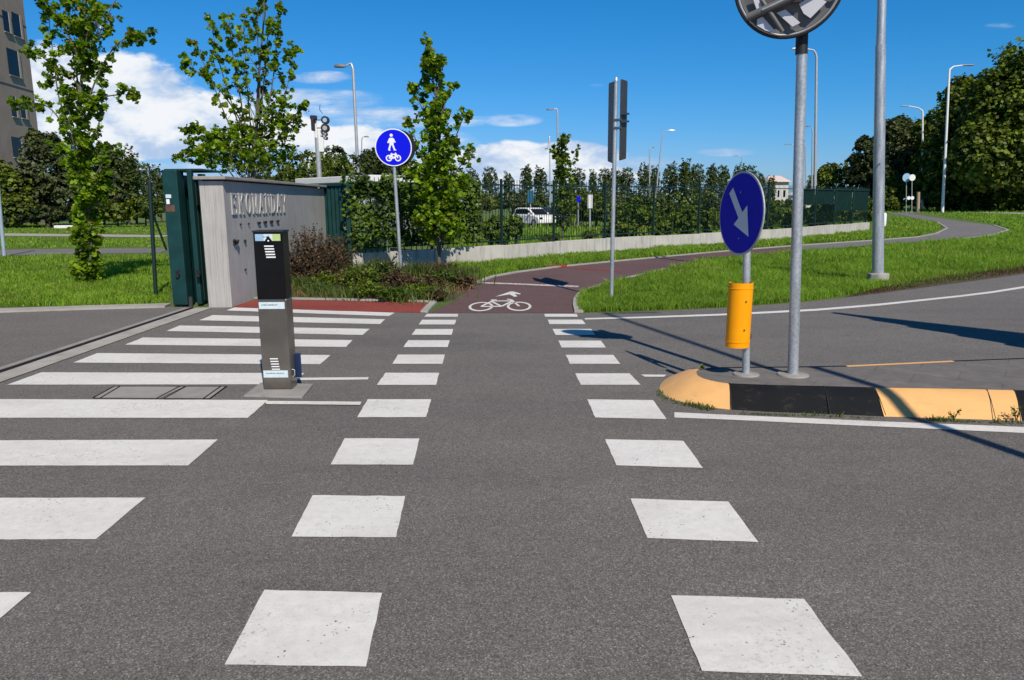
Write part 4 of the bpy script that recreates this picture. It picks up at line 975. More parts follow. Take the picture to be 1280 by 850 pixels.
# blue grey pole at the left frame edge
q = G(5.5, 320.5, 0); t = thing('slim_post', q, 'slim blue grey post at the left edge of the lawn road', 'post'); MB().tube([q, V(0, 262, q.y), V(-6, 190, q.y)], .055, 12).build('post_shaft', simple('blue grey paint', (.30, .38, .46), .45), t, True)
q = V(86, 284, 55); q.z = 0; t = thing('bench', q, 'low white concrete bench on the far lawn behind the left tree', 'bench')
zc = V(80, 284, 55).z
MB().box(V(81, 283.6, 55), (1.3, .5, .22)).build('seat', M['white'], t, bevel=.03)
for px in (74, 88):
    p_ = V(px, 284, 55); MB().box((p_.x, p_.y, (p_.z-.1)/2), (.15, .4, max(.05, p_.z-.1))).build('leg', M['kerb_stone'], t)
# pale bag caught in the left tree
q = V(121, 36, 15.7); bag = MB()
for k in range(9):
    a = random.uniform(0, 6.28); bag.add([q+Vector((random.gauss(0, .03), random.gauss(0, .03), random.gauss(0, .03))), q+Vector((math.cos(a)*.13, random.gauss(0, .06), math.sin(a)*.12)), q+Vector((math.cos(a+.6)*.11, random.gauss(0, .06), math.sin(a+.6)*.12))], [(0, 1, 2)])
tag(bag.build('plastic_shred', simple('pale plastic', (.5, .58, .66), .5), None), 'torn pale plastic shred caught in the upper branches of the left tree', 'litter')

# ------------------------------------------------------------------ car
def profile_body(name, prof, w, mat, par, fr, taper=1.0, bevel=.05):
    mb = MB(); mb.prism([fr(x, -w/2, z) for x, z in prof], fr(0, w, 0)-fr(0, 0, 0)); return mb.build(name, mat, par, True, bevel)
cy = 50.0; cc = V(667, 283, cy); cc.z = 0; yaw = R(-56)
t = thing('parked_car', cc, 'small white parked car seen through the fence', 'car')
ex = Vector((math.cos(yaw), math.sin(yaw), 0)); ey = Vector((-ex.y, ex.x, 0))
fr_ = lambda x, y, z: cc+ex*x+ey*y+Vector((0, 0, z))
lowp = [(-1.75, .28), (-1.82, .75), (-1.7, .95), (.95, .95), (1.55, .84), (1.8, .68), (1.82, .3)]
profile_body('body', lowp, 1.62, M['carwhite'], t, fr_, 1, .08)
cab = [(-1.72, .94), (-1.45, 1.38), (-1.1, 1.46), (.05, 1.45), (.35, 1.36), (1.0, .94)]
profile_body('cabin', cab, 1.42, M['carwhite'], t, fr_, 1, .06)
for sgn in (-1, 1):
    mb = MB(); yy = sgn*.713
    mb.prism([fr_(x, yy, z) for x, z in [(-1.45, 1.0), (-1.3, 1.33), (-.5, 1.37), (-.5, 1.0)]], ey*(.012*sgn)); mb.build('side_window', M['glass'], t)
    mb = MB(); mb.prism([fr_(x, yy, z) for x, z in [(-.43, 1.0), (-.43, 1.37), (.1, 1.36), (.32, 1.28), (.78, 1.0)]], ey*(.012*sgn)); mb.build('side_window', M['glass'], t)
    for wx in (-1.12, 1.15):
        wob = MB().tube([fr_(wx, sgn*.62, .31), fr_(wx, sgn*.83, .31)], .31, 24).build('wheel', M['tyre'], t, True)
        MB().tube([fr_(wx, sgn*.80, .31), fr_(wx, sgn*.84, .31)], .19, 16).build('rim', M['light_metal'], wob)
    MB().box(fr_(1.76, sgn*.6, .68), (.12, .3, .16), (ex, ey, Vector((0, 0, 1)))).build('headlight', M['glass'], t, bevel=.03)
    MB().box(fr_(.62, sgn*.86, 1.02), (.14, .16, .12), (ex, ey, Vector((0, 0, 1)))).build('wing_mirror', M['carwhite'], t, bevel=.03)
mb = MB(); mb.add([fr_(1.03, -.6, .955), fr_(1.03, .6, .955), fr_(.41, .58, 1.355), fr_(.41, -.58, 1.355)], [(0, 1, 2, 3)]); o = mb.build('windscreen', M['glass'], t); o.location += ex*.02+Vector((0, 0, .01))
t.scale = (.86, .86, .86)
cc2 = V(690, 280, 52); cc2.z = 0; t = thing('parked_car', cc2, 'dark parked car just right of the small white one', 'car')
yaw2 = R(-75); ex = Vector((math.cos(yaw2), math.sin(yaw2), 0)); ey = Vector((-ex.y, ex.x, 0)); fr_ = lambda x, y, z: cc2+ex*x+ey*y+Vector((0, 0, z))
profile_body('body', lowp, 1.6, M['cardark'], t, fr_, 1, .08); profile_body('cabin', [(x*.9, .9+(z-.94)*.7) for x, z in cab], 1.3, M['cardark'], t, fr_, 1, .06)
for sgn in (-1, 1):
    for wx in (-1.12, 1.15): MB().tube([fr_(wx, sgn*.62, .31), fr_(wx, sgn*.83, .31)], .31, 20).build('wheel', M['tyre'], t, True)
    MB().box(fr_(1.78, sgn*.55, .7), (.1, .32, .16), (ex, ey, Vector((0, 0, 1)))).build('headlight', M['sign_white'], t, bevel=.03)
mb = MB(); mb.prism([fr_(x, -.655, z) for x, z in [(-1.2, .95), (-1.05, 1.17), (.1, 1.17), (.7, .95)]], ey*-.01); mb.build('side_window', M['glass'], t)

# ------------------------------------------------------------------ apartment building
Z2 = 74.0; cr = V(45, 140, Z2); fd = Vector((.128, -1, 0)).normalized(); ln = 26.0
t = thing('apartment_building', (cr.x, cr.y, 0), 'tall brown grey apartment building with small deep windows at far left', 'building')
inn = Vector((-fd.y, fd.x, 0)); inn = inn if inn.x < 0 else -inn
C0 = Vector((cr.x, cr.y, 0)); HB = 36
mb = MB(); mb.prism([C0, C0+fd*ln, C0+fd*ln+inn*14, C0+inn*14], (0, 0, HB)); mb.build('walls', M['facade'], t)
def onfac(px, py):
    d = ray(px, py); den = d.x*inn.x+d.y*inn.y; tt_ = (C0.x*inn.x+C0.y*inn.y)/den
    return Vector((d.x*tt_, d.y*tt_, CAMH+d.z*tt_))
def win(x0, x1, y0, y1, parent=None):
    a = onfac(x0, (y0+y1)/2); b = onfac(x1, (y0+y1)/2); zt_ = onfac((x0+x1)/2, y0).z; zb_ = onfac((x0+x1)/2, y1).z
    s0 = (Vector((a.x, a.y, 0))-C0).dot(fd); s1 = (Vector((b.x, b.y, 0))-C0).dot(fd); s0, s1 = max(s0, s1), min(s0, s1)
    mk(s0, s1, zb_, zt_)
def mk(s0, s1, zb_, zt_):
    m = (s0+s1)/2; c = C0+fd*m-inn*.01; c.z = (zb_+zt_)/2; Wd = s0-s1; H = zt_-zb_
    fo = MB().box(c, (.06, Wd, H), (inn, fd, Vector((0, 0, 1)))).build('window', M['glass'], t)
    mb = MB(); q = C0+fd*(s1+.16)-inn*.02; q.z = c.z; mb.box(q, (.10, .36, H), (inn, fd, Vector((0, 0, 1)))); mb.build('shutter', M['frame'], fo)
    q = C0+fd*m-inn*.05; q.z = zb_-.04; MB().box(q, (.16, Wd+.1, .07), (inn, fd, Vector((0, 0, 1)))).build('sill', M['cap'], fo)
for wv in ((4, 13, 15, 40), (16, 27, 18, 46), (10, 25, 63, 95), (14, 22, 121, 146), (26, 33.5, 127, 148), (15.5, 29, 172, 197)): win(*wv)
fl = [onfac(15, 27).z, onfac(18, 79).z, onfac(20, 134).z, onfac(22, 184).z]
for z in fl+[fl[0]+4.2, fl[0]+8.4]:
    for s in (9.5, 13, 16.5, 20, 24): mk(s+.6, s-.6, z-.9, z+.9)
mb = MB()
for yy in (108, 28):
    z = onfac(20, yy).z; c = C0+fd*ln/2-inn*.01; c.z = z; mb.box(c, (.05, ln, .05), (inn, fd, Vector((0, 0, 1))))
mb.build('joint', M['galv_dark'], t)
# pale houses glimpsed between the trees
for px, y0, y1, Y, wpx, hue, lab_ in ((972, 219, 262, 150, 24, 'pinkroof', 'pale pink roofed house glimpsed beside the mirror pole'), (1002, 240, 262, 160, 26, 'white', 'low white building glimpsed behind the fence right of the mirror pole')):
    p_ = V(px, 262, Y); q_ = V(px, y0, Y); wd_ = wpx/F*Y
    t = thing('distant_house', (p_.x, p_.y, 0), lab_, 'house'); MB().box((p_.x, p_.y+3, q_.z*.4), (wd_, 6, q_.z*.8)).build('wall', M['white'], t)
    mb = MB(); z0 = q_.z*.8; mb.add([(p_.x-wd_*.6, Y-.6, z0), (p_.x+wd_*.6, Y-.6, z0), (p_.x+wd_*.6, Y+6.6, z0), (p_.x-wd_*.6, Y+6.6, z0), (p_.x-wd_*.3, Y+3, q_.z), (p_.x+wd_*.3, Y+3, q_.z)], [(0, 1, 5, 4), (2, 3, 4, 5), (1, 2, 5), (0, 4, 3), (0, 3, 2, 1)]); mb.build('roof', M[hue], t)
    for k in (-.3, 0, .3): MB().box((p_.x+wd_*k, Y-.02, q_.z*.45), (wd_*.1, .06, q_.z*.2)).build('window', M['glass'], t)

# ------------------------------------------------------------------ trees with limbs laid out one by one
def smooth_path(pts, n=10):
    out = []
    P = [pts[0]]+list(pts)+[pts[-1]]
    for i in range(1, len(P)-2):
        for k in range(n):
            u = k/n; a, b, c, d = P[i-1], P[i], P[i+1], P[i+2]
            out.append(.5*((2*b)+(c-a)*u+(2*a-5*b+4*c-d)*u*u+(3*b-a-3*c+d)*u**3))
    out.append(P[-2]); return out
def limb_tree(name, Y, base, trunk, limbs, masses, mat, label, cat='tree', leaf=.115, r0=.06, extra_limbs=8, bark='bark', seed=1, dens=1.0, group=None):
    random.seed(seed); b = G(*base, 0) if isinstance(base, tuple) else base
    Yb = b.y; t = thing(name, b, label, cat, group)
    tp = [b]+[V(x, y, Yb)+Vector((0, random.gauss(0, .05), 0)) for x, y in trunk]
    path = smooth_path(tp, 6); n = len(path)
    MB().tube(path, [r0*(1-.88*i/(n-1))+.004 for i in range(n)], 10).build('trunk', M[bark], t, True)
    lm = MB(); cents = []; crad = []
    def addlimb(pts, rad, dens_, rl):
        pp = smooth_path(pts, 6); m = len(pp)
        lm.tube(pp, [rad*(1-.85*i/(m-1))+.003 for i in range(m)], 6)
        tot = sum((pp[i+1]-pp[i]).length for i in range(m-1)); k = max(3, int(tot*dens_))
        for _ in range(k):
            u = random.random()**.6; q = pp[min(m-1, int(u*(m-1)))]
            o = Vector((random.gauss(0, 1), random.gauss(0, 1), random.gauss(0, .8)))*rl*(1.15-.6*u)
            c_ = q+o; cents.append(tuple(c_)); crad.append(rl*.55)
            if random.random() < .5: lm.tube([q, q.lerp(c_, .6)+Vector((0, 0, -.01)), c_], [.006, .004, .002], 4, False)
    for pts, dz, dn in limbs:
        W_ = [V(x, y, Yb+dz*(i/(len(pts)-1))) for i, (x, y) in enumerate(pts)]
        addlimb(W_, r0*.34, 15*dn*dens, .12)
    # extra limbs all round the trunk so the tree has depth
    for k in range(extra_limbs):
        u = random.uniform(.25, .9); q = path[int(u*(n-1))]; a = random.choice((-1, 1))*random.uniform(.9, 2.2); L_ = (1-u)*1.4+.45
        dirv = Vector((math.cos(a)*.35, math.sin(a), 0)); e = q+dirv*L_*.45+Vector((0, 0, L_*.9)); addlimb([q, q.lerp(e, .5)+dirv*.12, e], r0*.25, 14*dens, .12)
    for (cx, cy_, rx, ry, cnt) in masses:
        c_ = V(cx, cy_, Yb); rxm = rx/F*Yb; rym = ry/F*Yb
        for _ in range(int(cnt*dens)):
            v = Vector((random.gauss(0, 1), random.gauss(0, 1), random.gauss(0, 1))).normalized()*(random.random()**.4)
            q = c_+Vector((v.x*rxm, v.y*rxm, v.z*rym)); cents.append(tuple(q)); crad.append(.09)
            if random.random() < .14:
                j = min(range(n), key=lambda i: abs(path[i].z-(q.z-rxm*.9))); lm.tube([path[j], path[j].lerp(q, .6)+Vector((0, 0, .05)), q], [.012, .007, .002], 4, False)
    lm.build('branches', M[bark], t, True)
    cents = np.array(cents); P, s, tn, O = clusters(cents, np.array(crad)*1.15, 11, leaf*.68, .5)
    hz = P[:, 2]-P[:, 2].min(); rb = rng.random(len(P)); tn = np.where((rb < .05) , .97, tn)
    leaves('crown', P, s, M[mat], t, tn, 'leaf', .35)
    return t

limb_tree('maple_tree', 15.8, (113, 353), [(112, 300), (107, 230), (100, 160), (101, 90), (106, 20), (108, -50)],
  [([(104, 205), (84, 165), (62, 135), (35, 128), (13, 131)], -.3, .9), ([(102, 170), (80, 110), (55, 72), (28, 62)], .3, .9), ([(103, 190), (76, 130), (68, 80), (64, 50), (60, 10)], .2, .9),
   ([(103, 150), (122, 95), (150, 52), (193, 40)], -.3, 1), ([(104, 160), (125, 125), (148, 118), (165, 112), (164, 125)], .3, .8), ([(102, 80), (78, 30), (55, 0), (40, -20)], -.2, 1),
   ([(102, 90), (125, 40), (140, 8), (160, -25)], .2, 1), ([(104, 235), (85, 200), (62, 175)], .3, .8), ([(106, 245), (128, 205), (150, 185)], -.3, .8), ([(100, 120), (90, 60), (82, 20), (80, -20)], .5, 1.1), ([(101, 100), (108, 50), (118, 10)], -.5, 1.1),
   ([(103, 200), (122, 160), (128, 120), (124, 80)], .3, 1)],
  [(109, 330, 17, 24, 80), (108, 285, 19, 30, 80), (112, 232, 30, 36, 90), (104, 185, 26, 26, 45), (100, 120, 20, 40, 50), (100, 60, 22, 40, 55), (105, 10, 24, 35, 55)],
  'leaf', 'slender young maple with bright leafy crown standing alone on the left lawn', leaf=.135, r0=.055, extra_limbs=6, seed=3)
limb_tree('maple_tree', 19, V(316, 330, 19.5)-Vector((0, 0, V(316, 330, 19.5).z)), [(316, 260), (318, 205), (320, 150), (326, 90), (330, 20), (331, -30)],
  [([(312, 210), (284, 150), (262, 95), (238, 48)], -.5, .8), ([(314, 205), (290, 130), (272, 70), (262, 15)], .5, .8), ([(315, 205), (300, 120), (290, 60), (285, 10)], -.3, .85),
   ([(317, 200), (310, 120), (306, 60), (304, 5)], .4, .6), ([(320, 200), (338, 120), (345, 60), (343, 30)], -.4, .7), ([(322, 205), (352, 130), (363, 90), (367, 55)], .4, .8),
   ([(318, 205), (300, 150), (268, 105), (240, 85), (228, 70)], .7, .8), ([(322, 210), (350, 170), (372, 140), (382, 130)], -.6, .8), ([(316, 210), (280, 180), (245, 160), (232, 165)], -.7, .9), ([(320, 200), (330, 100), (336, 40), (352, 8)], .8, .6),
   ([(318, 205), (325, 110), (322, 50), (324, -10)], -.6, .5), ([(318, 215), (275, 205), (235, 200), (222, 196)], .3, .8)],
  [(302, 188, 66, 27, 230), (350, 150, 26, 30, 60), (265, 182, 35, 22, 60), (300, 80, 48, 60, 22), (350, 70, 20, 38, 12)],
  'leaf', 'broad multi stemmed maple with sparse upright top behind the concrete wall', leaf=.14, r0=.055, extra_limbs=2, seed=5)
limb_tree('maple_tree', 18.2, G(549, 341, 0), [(549, 300), (551, 240), (550, 190), (546, 130), (538, 85), (532, 55)],
  [([(551, 235), (530, 200), (518, 170), (511, 152)], -.2, .9), ([(550, 190), (534, 150), (522, 122), (518, 108)], .2, .9), ([(551, 210), (568, 175), (578, 150), (584, 140)], -.2, .9), ([(551, 250), (570, 215), (586, 195), (591, 182)], .2, .9),
   ([(549, 150), (560, 120), (566, 108)], .2, 1), ([(546, 120), (552, 90), (549, 72)], -.1, 1), ([(551, 250), (525, 225), (508, 212)], .2, 1)],
  [(549, 275, 34, 30, 150), (550, 228, 33, 34, 150), (549, 185, 24, 30, 75), (545, 135, 17, 32, 60), (538, 85, 10, 26, 32)],
  'leaf', 'narrow upright young maple before the fence right of the blue sign', leaf=.15, r0=.045, extra_limbs=6, seed=8)
limb_tree('young_tree', 30, V(704, 290, 30)-Vector((0, 0, V(704, 290, 30).z)), [(704, 250), (703, 215), (702, 185), (700, 166)],
  [([(704, 220), (716, 200), (723, 182)], .2, .9), ([(704, 225), (695, 200), (690, 180)], -.2, .9), ([(703, 200), (708, 182), (710, 168)], .2, .8)],
  [(705, 265, 15, 25, 100), (704, 230, 14, 25, 100), (701, 195, 9, 20, 40)], 'shrub', 'small narrow young tree behind the fence in front of slim lamps', leaf=.15, r0=.04, extra_limbs=4, seed=9)

# ------------------------------------------------------------------ leafy masses
def crown_points(c, r, ncl, k, size, gap=.0, flat=1.0, low=-.9, crf=.16):
    c = np.array(c, float); r = np.array(r, float); n = int(ncl*1.6)
    v = rng.normal(size=(n, 3)); v /= np.linalg.norm(v, axis=1)[:, None]; v *= rng.uniform(.45, 1.0, n)[:, None]**.45
    ph = rng.uniform(0, 6.28, 6); bump = 1+.16*np.sin(v[:, 0]*5+ph[0])*np.cos(v[:, 2]*6+ph[1])+.12*np.sin(v[:, 1]*7+ph[2]+v[:, 2]*4)
    v = v*bump[:, None]; v = v[v[:, 2] > low]; v = v[:ncl]
    ce = c+v*r; rad = np.full(len(ce), np.mean(r)*crf)*rng.uniform(.6, 1.4, len(ce))
    P, s, t, O = clusters(ce, rad, k, size); od = (P-c)/r; od /= np.maximum(np.linalg.norm(od, axis=1)[:, None], 1e-6)
    return P, s, t, O*.5+od*.6
def mass_tree(name, base, lobes, mat, label, leafsize, cat='tree', trunk_r=.25, group=None, ncl=170, k=9, bark='bark_dark', trunk_top=None, crf=.16):
    base = Vector(base); t = thing(name, base, label, cat, group)
    Ps, Ss, Ts, Os = [], [], [], []; mb = MB()
    for (c, r) in lobes:
        P, s, tt_, O = crown_points(c, r, ncl, k, leafsize, crf=crf); Ps.append(P); Ss.append(s); Ts.append(tt_); Os.append(O)
    hi = max(lobes, key=lambda l: l[0][2]); topz = hi[0][2]
    mb.tube([base, base.lerp(Vector(hi[0]), .5)+Vector((trunk_r*.5, 0, 0)), Vector(hi[0])], [trunk_r, trunk_r*.65, trunk_r*.2], 8)
    for (c, r) in lobes:
        q = base.lerp(Vector(hi[0]), .35); mb.tube([q, q.lerp(Vector(c), .6)+Vector((0, 0, r[2]*.15)), Vector(c)], [trunk_r*.5, trunk_r*.3, trunk_r*.1], 6)
    mb.build('trunk', M[bark], t, True)
    leaves('crown', np.concatenate(Ps), np.concatenate(Ss), M[mat], t, np.concatenate(Ts), 'flake', .2, np.concatenate(Os))
    return t
def L(px, py, Y, rx, ry, rd=None):
    p = V(px, py, Y); s = Y/F; return ((p.x, p.y, p.z), (rx*s, (rd or (rx+ry)/2)*s, ry*s))
def gb(px, Y):
    p = V(px, 255, Y); return (p.x, p.y, 0)
# right woodland
mass_tree('broadleaf_tree', gb(1290, 95), [L(1262, 150, 95, 52, 62), L(1300, 100, 96, 60, 50), L(1235, 195, 92, 45, 42), L(1290, 190, 92, 50, 50), L(1275, 110, 99, 40, 42)], 'wood', 'largest broadleaf tree of the woodland, tallest crown at the right edge', 0.52, ncl=375, k=12)
mass_tree('broadleaf_tree', gb(1212, 103), [L(1218, 140, 103, 38, 40), L(1200, 185, 103, 38, 45), L(1240, 170, 104, 36, 50), L(1205, 120, 106, 24, 22), L(1180, 200, 103, 24, 36), L(1190, 230, 102, 40, 25)], 'wood', 'bright green rounded tree behind the tall pale lamp', 0.49, ncl=287, k=12)
mass_tree('broadleaf_tree', gb(1172, 116), [L(1176, 170, 116, 26, 32), L(1168, 210, 116, 26, 38), L(1190, 160, 119, 20, 28)], 'wood', 'darker rounded tree between the two pale lamps', 0.56, ncl=250, k=11)
mass_tree('broadleaf_tree', gb(1128, 125), [L(1135, 195, 125, 25, 38), L(1122, 215, 125, 22, 32), L(1110, 175, 128, 14, 22), L(1125, 160, 128, 12, 14), L(1148, 172, 128, 14, 22)], 'wood_grey', 'grey green feathery tree right of the tall lighting column', 0.47, ncl=237, k=11, crf=.2)
mass_tree('dark_tree', gb(1084, 121), [L(1085, 195, 121, 18, 20), L(1076, 213, 121, 18, 16), L(1092, 222, 121, 20, 22), L(1080, 180, 121, 9, 8), L(1070, 200, 121, 8, 7)], 'wood_dark', 'dark spreading tree left of the tall lighting column', 0.45, ncl=162, k=11, crf=.2)
mass_tree('dark_tree', gb(1098, 132), [L(1102, 185, 132, 14, 24), L(1100, 225, 132, 16, 30)], 'wood_dark', 'dark tree hidden behind the tall lighting column', 0.47, ncl=162, k=11, crf=.2)
mass_tree('round_bush', gb(1040, 127), [L(1040, 226, 127, 22, 20), L(1024, 232, 127, 15, 16), L(1056, 226, 127, 14, 20), L(1032, 214, 128, 7, 8), L(1043, 212, 128, 5, 7)], 'wood', 'bushy green tree above the green net fence', 0.40, ncl=137, k=10)
mass_tree('broadleaf_tree', gb(1150, 128), [L(1155, 200, 128, 30, 34), L(1185, 180, 128, 26, 36), L(1140, 225, 128, 36, 24), L(1215, 160, 128, 30, 40), L(1180, 228, 128, 40, 22)], 'wood', 'dark green tree at the back filling the gap behind the two pale lamps', .55, ncl=260, k=11)
bs = [(1120, 236, 113, 22, 16), (1160, 240, 110, 24, 16), (1195, 243, 105, 26, 16), (1232, 242, 100, 28, 18), (1270, 240, 97, 30, 20), (1305, 240, 95, 26, 22), (1215, 222, 108, 24, 18), (1108, 248, 105, 14, 10), (1140, 225, 118, 18, 14)]
ordn = ['first', 'second', 'third', 'fourth', 'fifth', 'sixth', 'seventh', 'eighth', 'ninth', 'tenth', 'eleventh', 'twelfth', 'thirteenth', 'fourteenth', 'fifteenth', 'sixteenth', 'seventeenth', 'eighteenth', 'nineteenth', 'twentieth',
        'twenty-first', 'twenty-second', 'twenty-third', 'twenty-fourth', 'twenty-fifth', 'twenty-sixth', 'twenty-seventh', 'twenty-eighth', 'twenty-ninth', 'thirtieth']
for i, (px, py, Y, rx, ry) in enumerate(sorted(bs)):
    py += 2; ry += 4
    mass_tree('roadside_bush', gb(px, Y), [L(px, py, Y, rx, ry), L(px+rx*.5, py+6, Y-1, rx*.7, ry*.7), L(px-rx*.5, py+7, Y-1, rx*.6, ry*.6)], 'shrub' if i % 2 else 'wood', ordn[i]+' leafy bush from the left along the foot of the woodland', .34, 'bush', .12, 'bushes at the foot of the woodland', ncl=110, k=8)
# left background
mass_tree('dark_tree', gb(58, 60), [L(58, 215, 60, 34, 38), L(40, 245, 60, 32, 30), L(80, 240, 60, 30, 34), L(60, 185, 61, 16, 18), L(45, 175, 61, 8, 12), L(92, 215, 60, 14, 22)], 'wood_grey', 'dark dense tree in front of the apartment building', .30, ncl=260, k=9)
mass_tree('dark_tree', gb(8, 58), [L(8, 235, 58, 26, 24), L(-20, 225, 58, 30, 35), L(14, 262, 57, 28, 18)], 'wood', 'low dark tree below the building at the left frame edge', .30, ncl=240, k=9)
mass_tree('broadleaf_tree', gb(125, 62), [L(128, 215, 62, 24, 30), L(140, 245, 62, 26, 28), L(118, 250, 62, 24, 26), L(130, 195, 62, 12, 16)], 'wood_grey', 'grey green tree behind the left maple', .30, ncl=200, k=9)
mass_tree('dark_tree', gb(-60, 60), [L(-60, 220, 60, 40, 45)], 'wood', 'dark tree just outside the left frame edge', .3, ncl=260, k=9)
for i, (px, py, rx, ry) in enumerate([(20, 270, 26, 10), (60, 270, 28, 9), (100, 268, 26, 12), (145, 268, 24, 12), (180, 262, 22, 14)]):
    mass_tree('roadside_bush', gb(px, 57), [L(px, py-2, 57, rx, ry)], 'wood_dark' if i < 3 else 'wood', ordn[i]+' dark bush from the left under the trees beyond the left lawn', .26, 'bush', .08, 'bushes beyond the left lawn', ncl=130, k=8)
# poplars: three prototypes, then copies
def poplar_proto(mat, seed, fat):
    global rng
    o = thing('poplar_tree', (0, 0, 0), '', 'tree', 'poplars in the far row')
    h = 10.0; P, S, T, O = [], [], [], []
    lob = [((0, 0, 5.4), (fat, fat, 3.6)), ((fat*.1, .1, 7.5), (fat*.8, fat*.8, 2.5)), ((-fat*.2, 0, 3.4), (fat*.9, fat*.9, 1.9)), ((fat*.35, -.1, 6.4), (fat*.5, fat*.5, 1.9))]
    for c, r in lob:
        a, b, c_, d = crown_points(c, r, 120, 12, .22, crf=.15); P.append(a); S.append(b); T.append(c_); O.append(d)
    MB().tube([(0, 0, 0), (.05, 0, 4), (0, 0, 9.3)], [.16, .11, .03], 7).build('trunk', M['bark_dark'], o, True)
    leaves('crown', np.concatenate(P), np.concatenate(S), M[mat], o, np.concatenate(T), 'flake', .1, np.concatenate(O))
    return o
protos = [poplar_proto('poplar', 1, 1.45), poplar_proto('poplar', 2, 1.15), poplar_proto('poplar', 3, 1.75)]
used = [False]*3
def copy_thing(o):
    c = o.copy(); col.objects.link(c)
    for ch in list(o.children):
        d = ch.copy(); col.objects.link(d); d.parent = c
    return c
pop = [(152, 182, 48), (163, 192, 50), (180, 200, 55), (196, 206, 55), (210, 210, 60), (612, 206, 95), (590, 210, 105), (657, 206, 90), (676, 207, 92), (722, 207, 100), (742, 212, 105), (755, 208, 100), (770, 210, 100), (785, 207, 95), (806, 203, 92), (819, 207, 95), (838, 202, 88),
       (856, 199, 85), (873, 202, 88), (889, 205, 90), (903, 204, 92), (924, 204, 92), (938, 204, 95), (636, 214, 110), (700, 214, 105), (951, 214, 110), (965, 220, 110)]
for i, (px, py, Y) in enumerate(sorted(pop)):
    j = (i*7+i//3) % 3
    if used[j]: o = copy_thing(protos[j])
    else: o = protos[j]; used[j] = True
    Y *= 1.25 if px > 300 else 1.3
    tp = V(px, py, Y); s = (tp.z)/10.0; o.location = (tp.x, tp.y, 0); sx = s*random.uniform(1.05, 1.35)*(1.0 if px > 300 else .85)
    o.scale = (sx, sx, s); o.rotation_euler = (0, 0, random.uniform(0, 6.28)); o['label'] = ordn[i]+' poplar from the left in the far row on the skyline'
# middle distance shrubs and small trees behind the fence
mid = [(440, 214, 40, 40, 20, 'wood'), (380, 212, 45, 30, 22, 'wood'), (420, 205, 50, 18, 22, 'wood_grey'), (470, 215, 30, 32, 26, 'wood_dark'), (500, 225, 32, 30, 30, 'shrub'), (480, 200, 42, 26, 16, 'wood_dark'), (600, 234, 60, 26, 13, 'wood'), (640, 232, 62, 28, 13, 'wood_grey'),
       (665, 238, 62, 22, 16, 'wood'), (722, 232, 55, 22, 20, 'wood'), (745, 240, 48, 24, 22, 'wood'), (775, 238, 60, 28, 22, 'wood_grey'), (800, 245, 50, 26, 24, 'wood'), (835, 242, 50, 30, 26, 'wood'), (870, 240, 48, 30, 28, 'wood'),
       (905, 242, 46, 28, 28, 'wood_grey'), (940, 245, 46, 26, 26, 'wood'), (975, 250, 46, 24, 22, 'wood'), (1005, 255, 48, 24, 18, 'shrub'), (1040, 250, 52, 26, 18, 'wood'), (1075, 250, 56, 22, 20, 'wood'), (345, 222, 40, 40, 20, 'wood')]
for i, (px, py, Y, rx, ry, mt) in enumerate(sorted(mid)):
    if px > 590: py += 17; ry *= .7; rx *= .85
    mass_tree('background_tree', gb(px, Y), [L(px, py, Y, rx, ry), L(px+rx*.4, py+ry*.5, Y-1, rx*.7, ry*.8), L(px-rx*.5, py+ry*.6, Y+1, rx*.6, ry*.7)], mt, ordn[i]+' bushy tree from the left in the belt behind the fence', .0028*Y+.03, 'tree', .10, 'tree belt behind the fence', ncl=140, k=13)
near = [(622, 288, 24, 20, 18), (643, 284, 24, 12, 13), (690, 298, 26, 10, 6), (738, 297, 28, 10, 8), (768, 290, 27, 15, 12), (794, 276, 27, 26, 30), (828, 284, 28, 14, 14), (856, 278, 29, 20, 18), (888, 276, 30, 14, 14), (950, 270, 33, 24, 20), (985, 268, 36, 22, 18), (1020, 266, 38, 24, 18), (1055, 264, 42, 24, 14), (1082, 262, 44, 16, 14)]
for i, (px, py, Y, rx, ry) in enumerate(near):
    mass_tree('hedge_shrub', gb(px, Y), [L(px, py, Y, rx, ry), L(px+rx*.3, py-ry*.3, Y, rx*.5, ry*.7)], 'shrub', ordn[i]+' leafy shrub from the left close behind the bar fence', .0034*Y+.02, 'shrub', .05, 'shrubs close behind the bar fence', ncl=110, k=12)
# hedge mass covering the fence left part
hd = thing('climber_hedge', G(500, 333, 0), 'dense glossy climbing hedge covering the fence between green panel and narrow maple', 'hedge')
Ps = []; 
A_, B_ = V(432, 300, 17.9), V(602, 300, 20.6)
n = 5200; u = rng.random(n); zz = rng.uniform(.55, 2.35, n); yo = rng.normal(0, .16, n)
top_l = 2.15+.12*np.sin(u*23)+.08*np.sin(u*51); zz = np.minimum(zz, top_l+rng.normal(0, .05, n))
P = np.stack([A_.x+(B_.x-A_.x)*u, A_.y+(B_.y-A_.y)*u+yo, zz], 1)
keep = (np.sin(P[:, 0]*5.3)*np.sin(P[:, 2]*6.1+1)+rng.normal(0, .5, n)) > -.75; P = P[keep]
O = np.tile([.15, -.9, .35], (len(P), 1))
leaves('leaves', P, rng.uniform(.07, .125, len(P)), M['ivy'], hd, np.clip(.42+.3*np.sin(P[:, 0]*4.1+P[:, 2]*3)+rng.normal(0, .22, len(P)), 0, .84), 'leaf', .1, O)
mb = MB()
for k in range(26):
    u_ = k/25; q = Vector((A_.x+(B_.x-A_.x)*u_, A_.y+(B_.y-A_.y)*u_+.1, .4)); mb.tube([q, q+Vector((random.gauss(0, .15), 0, .9)), q+Vector((random.gauss(0, .3), 0, 1.7))], [.014, .01, .004], 5)
mb.build('stems', M['bark_dark'], hd)

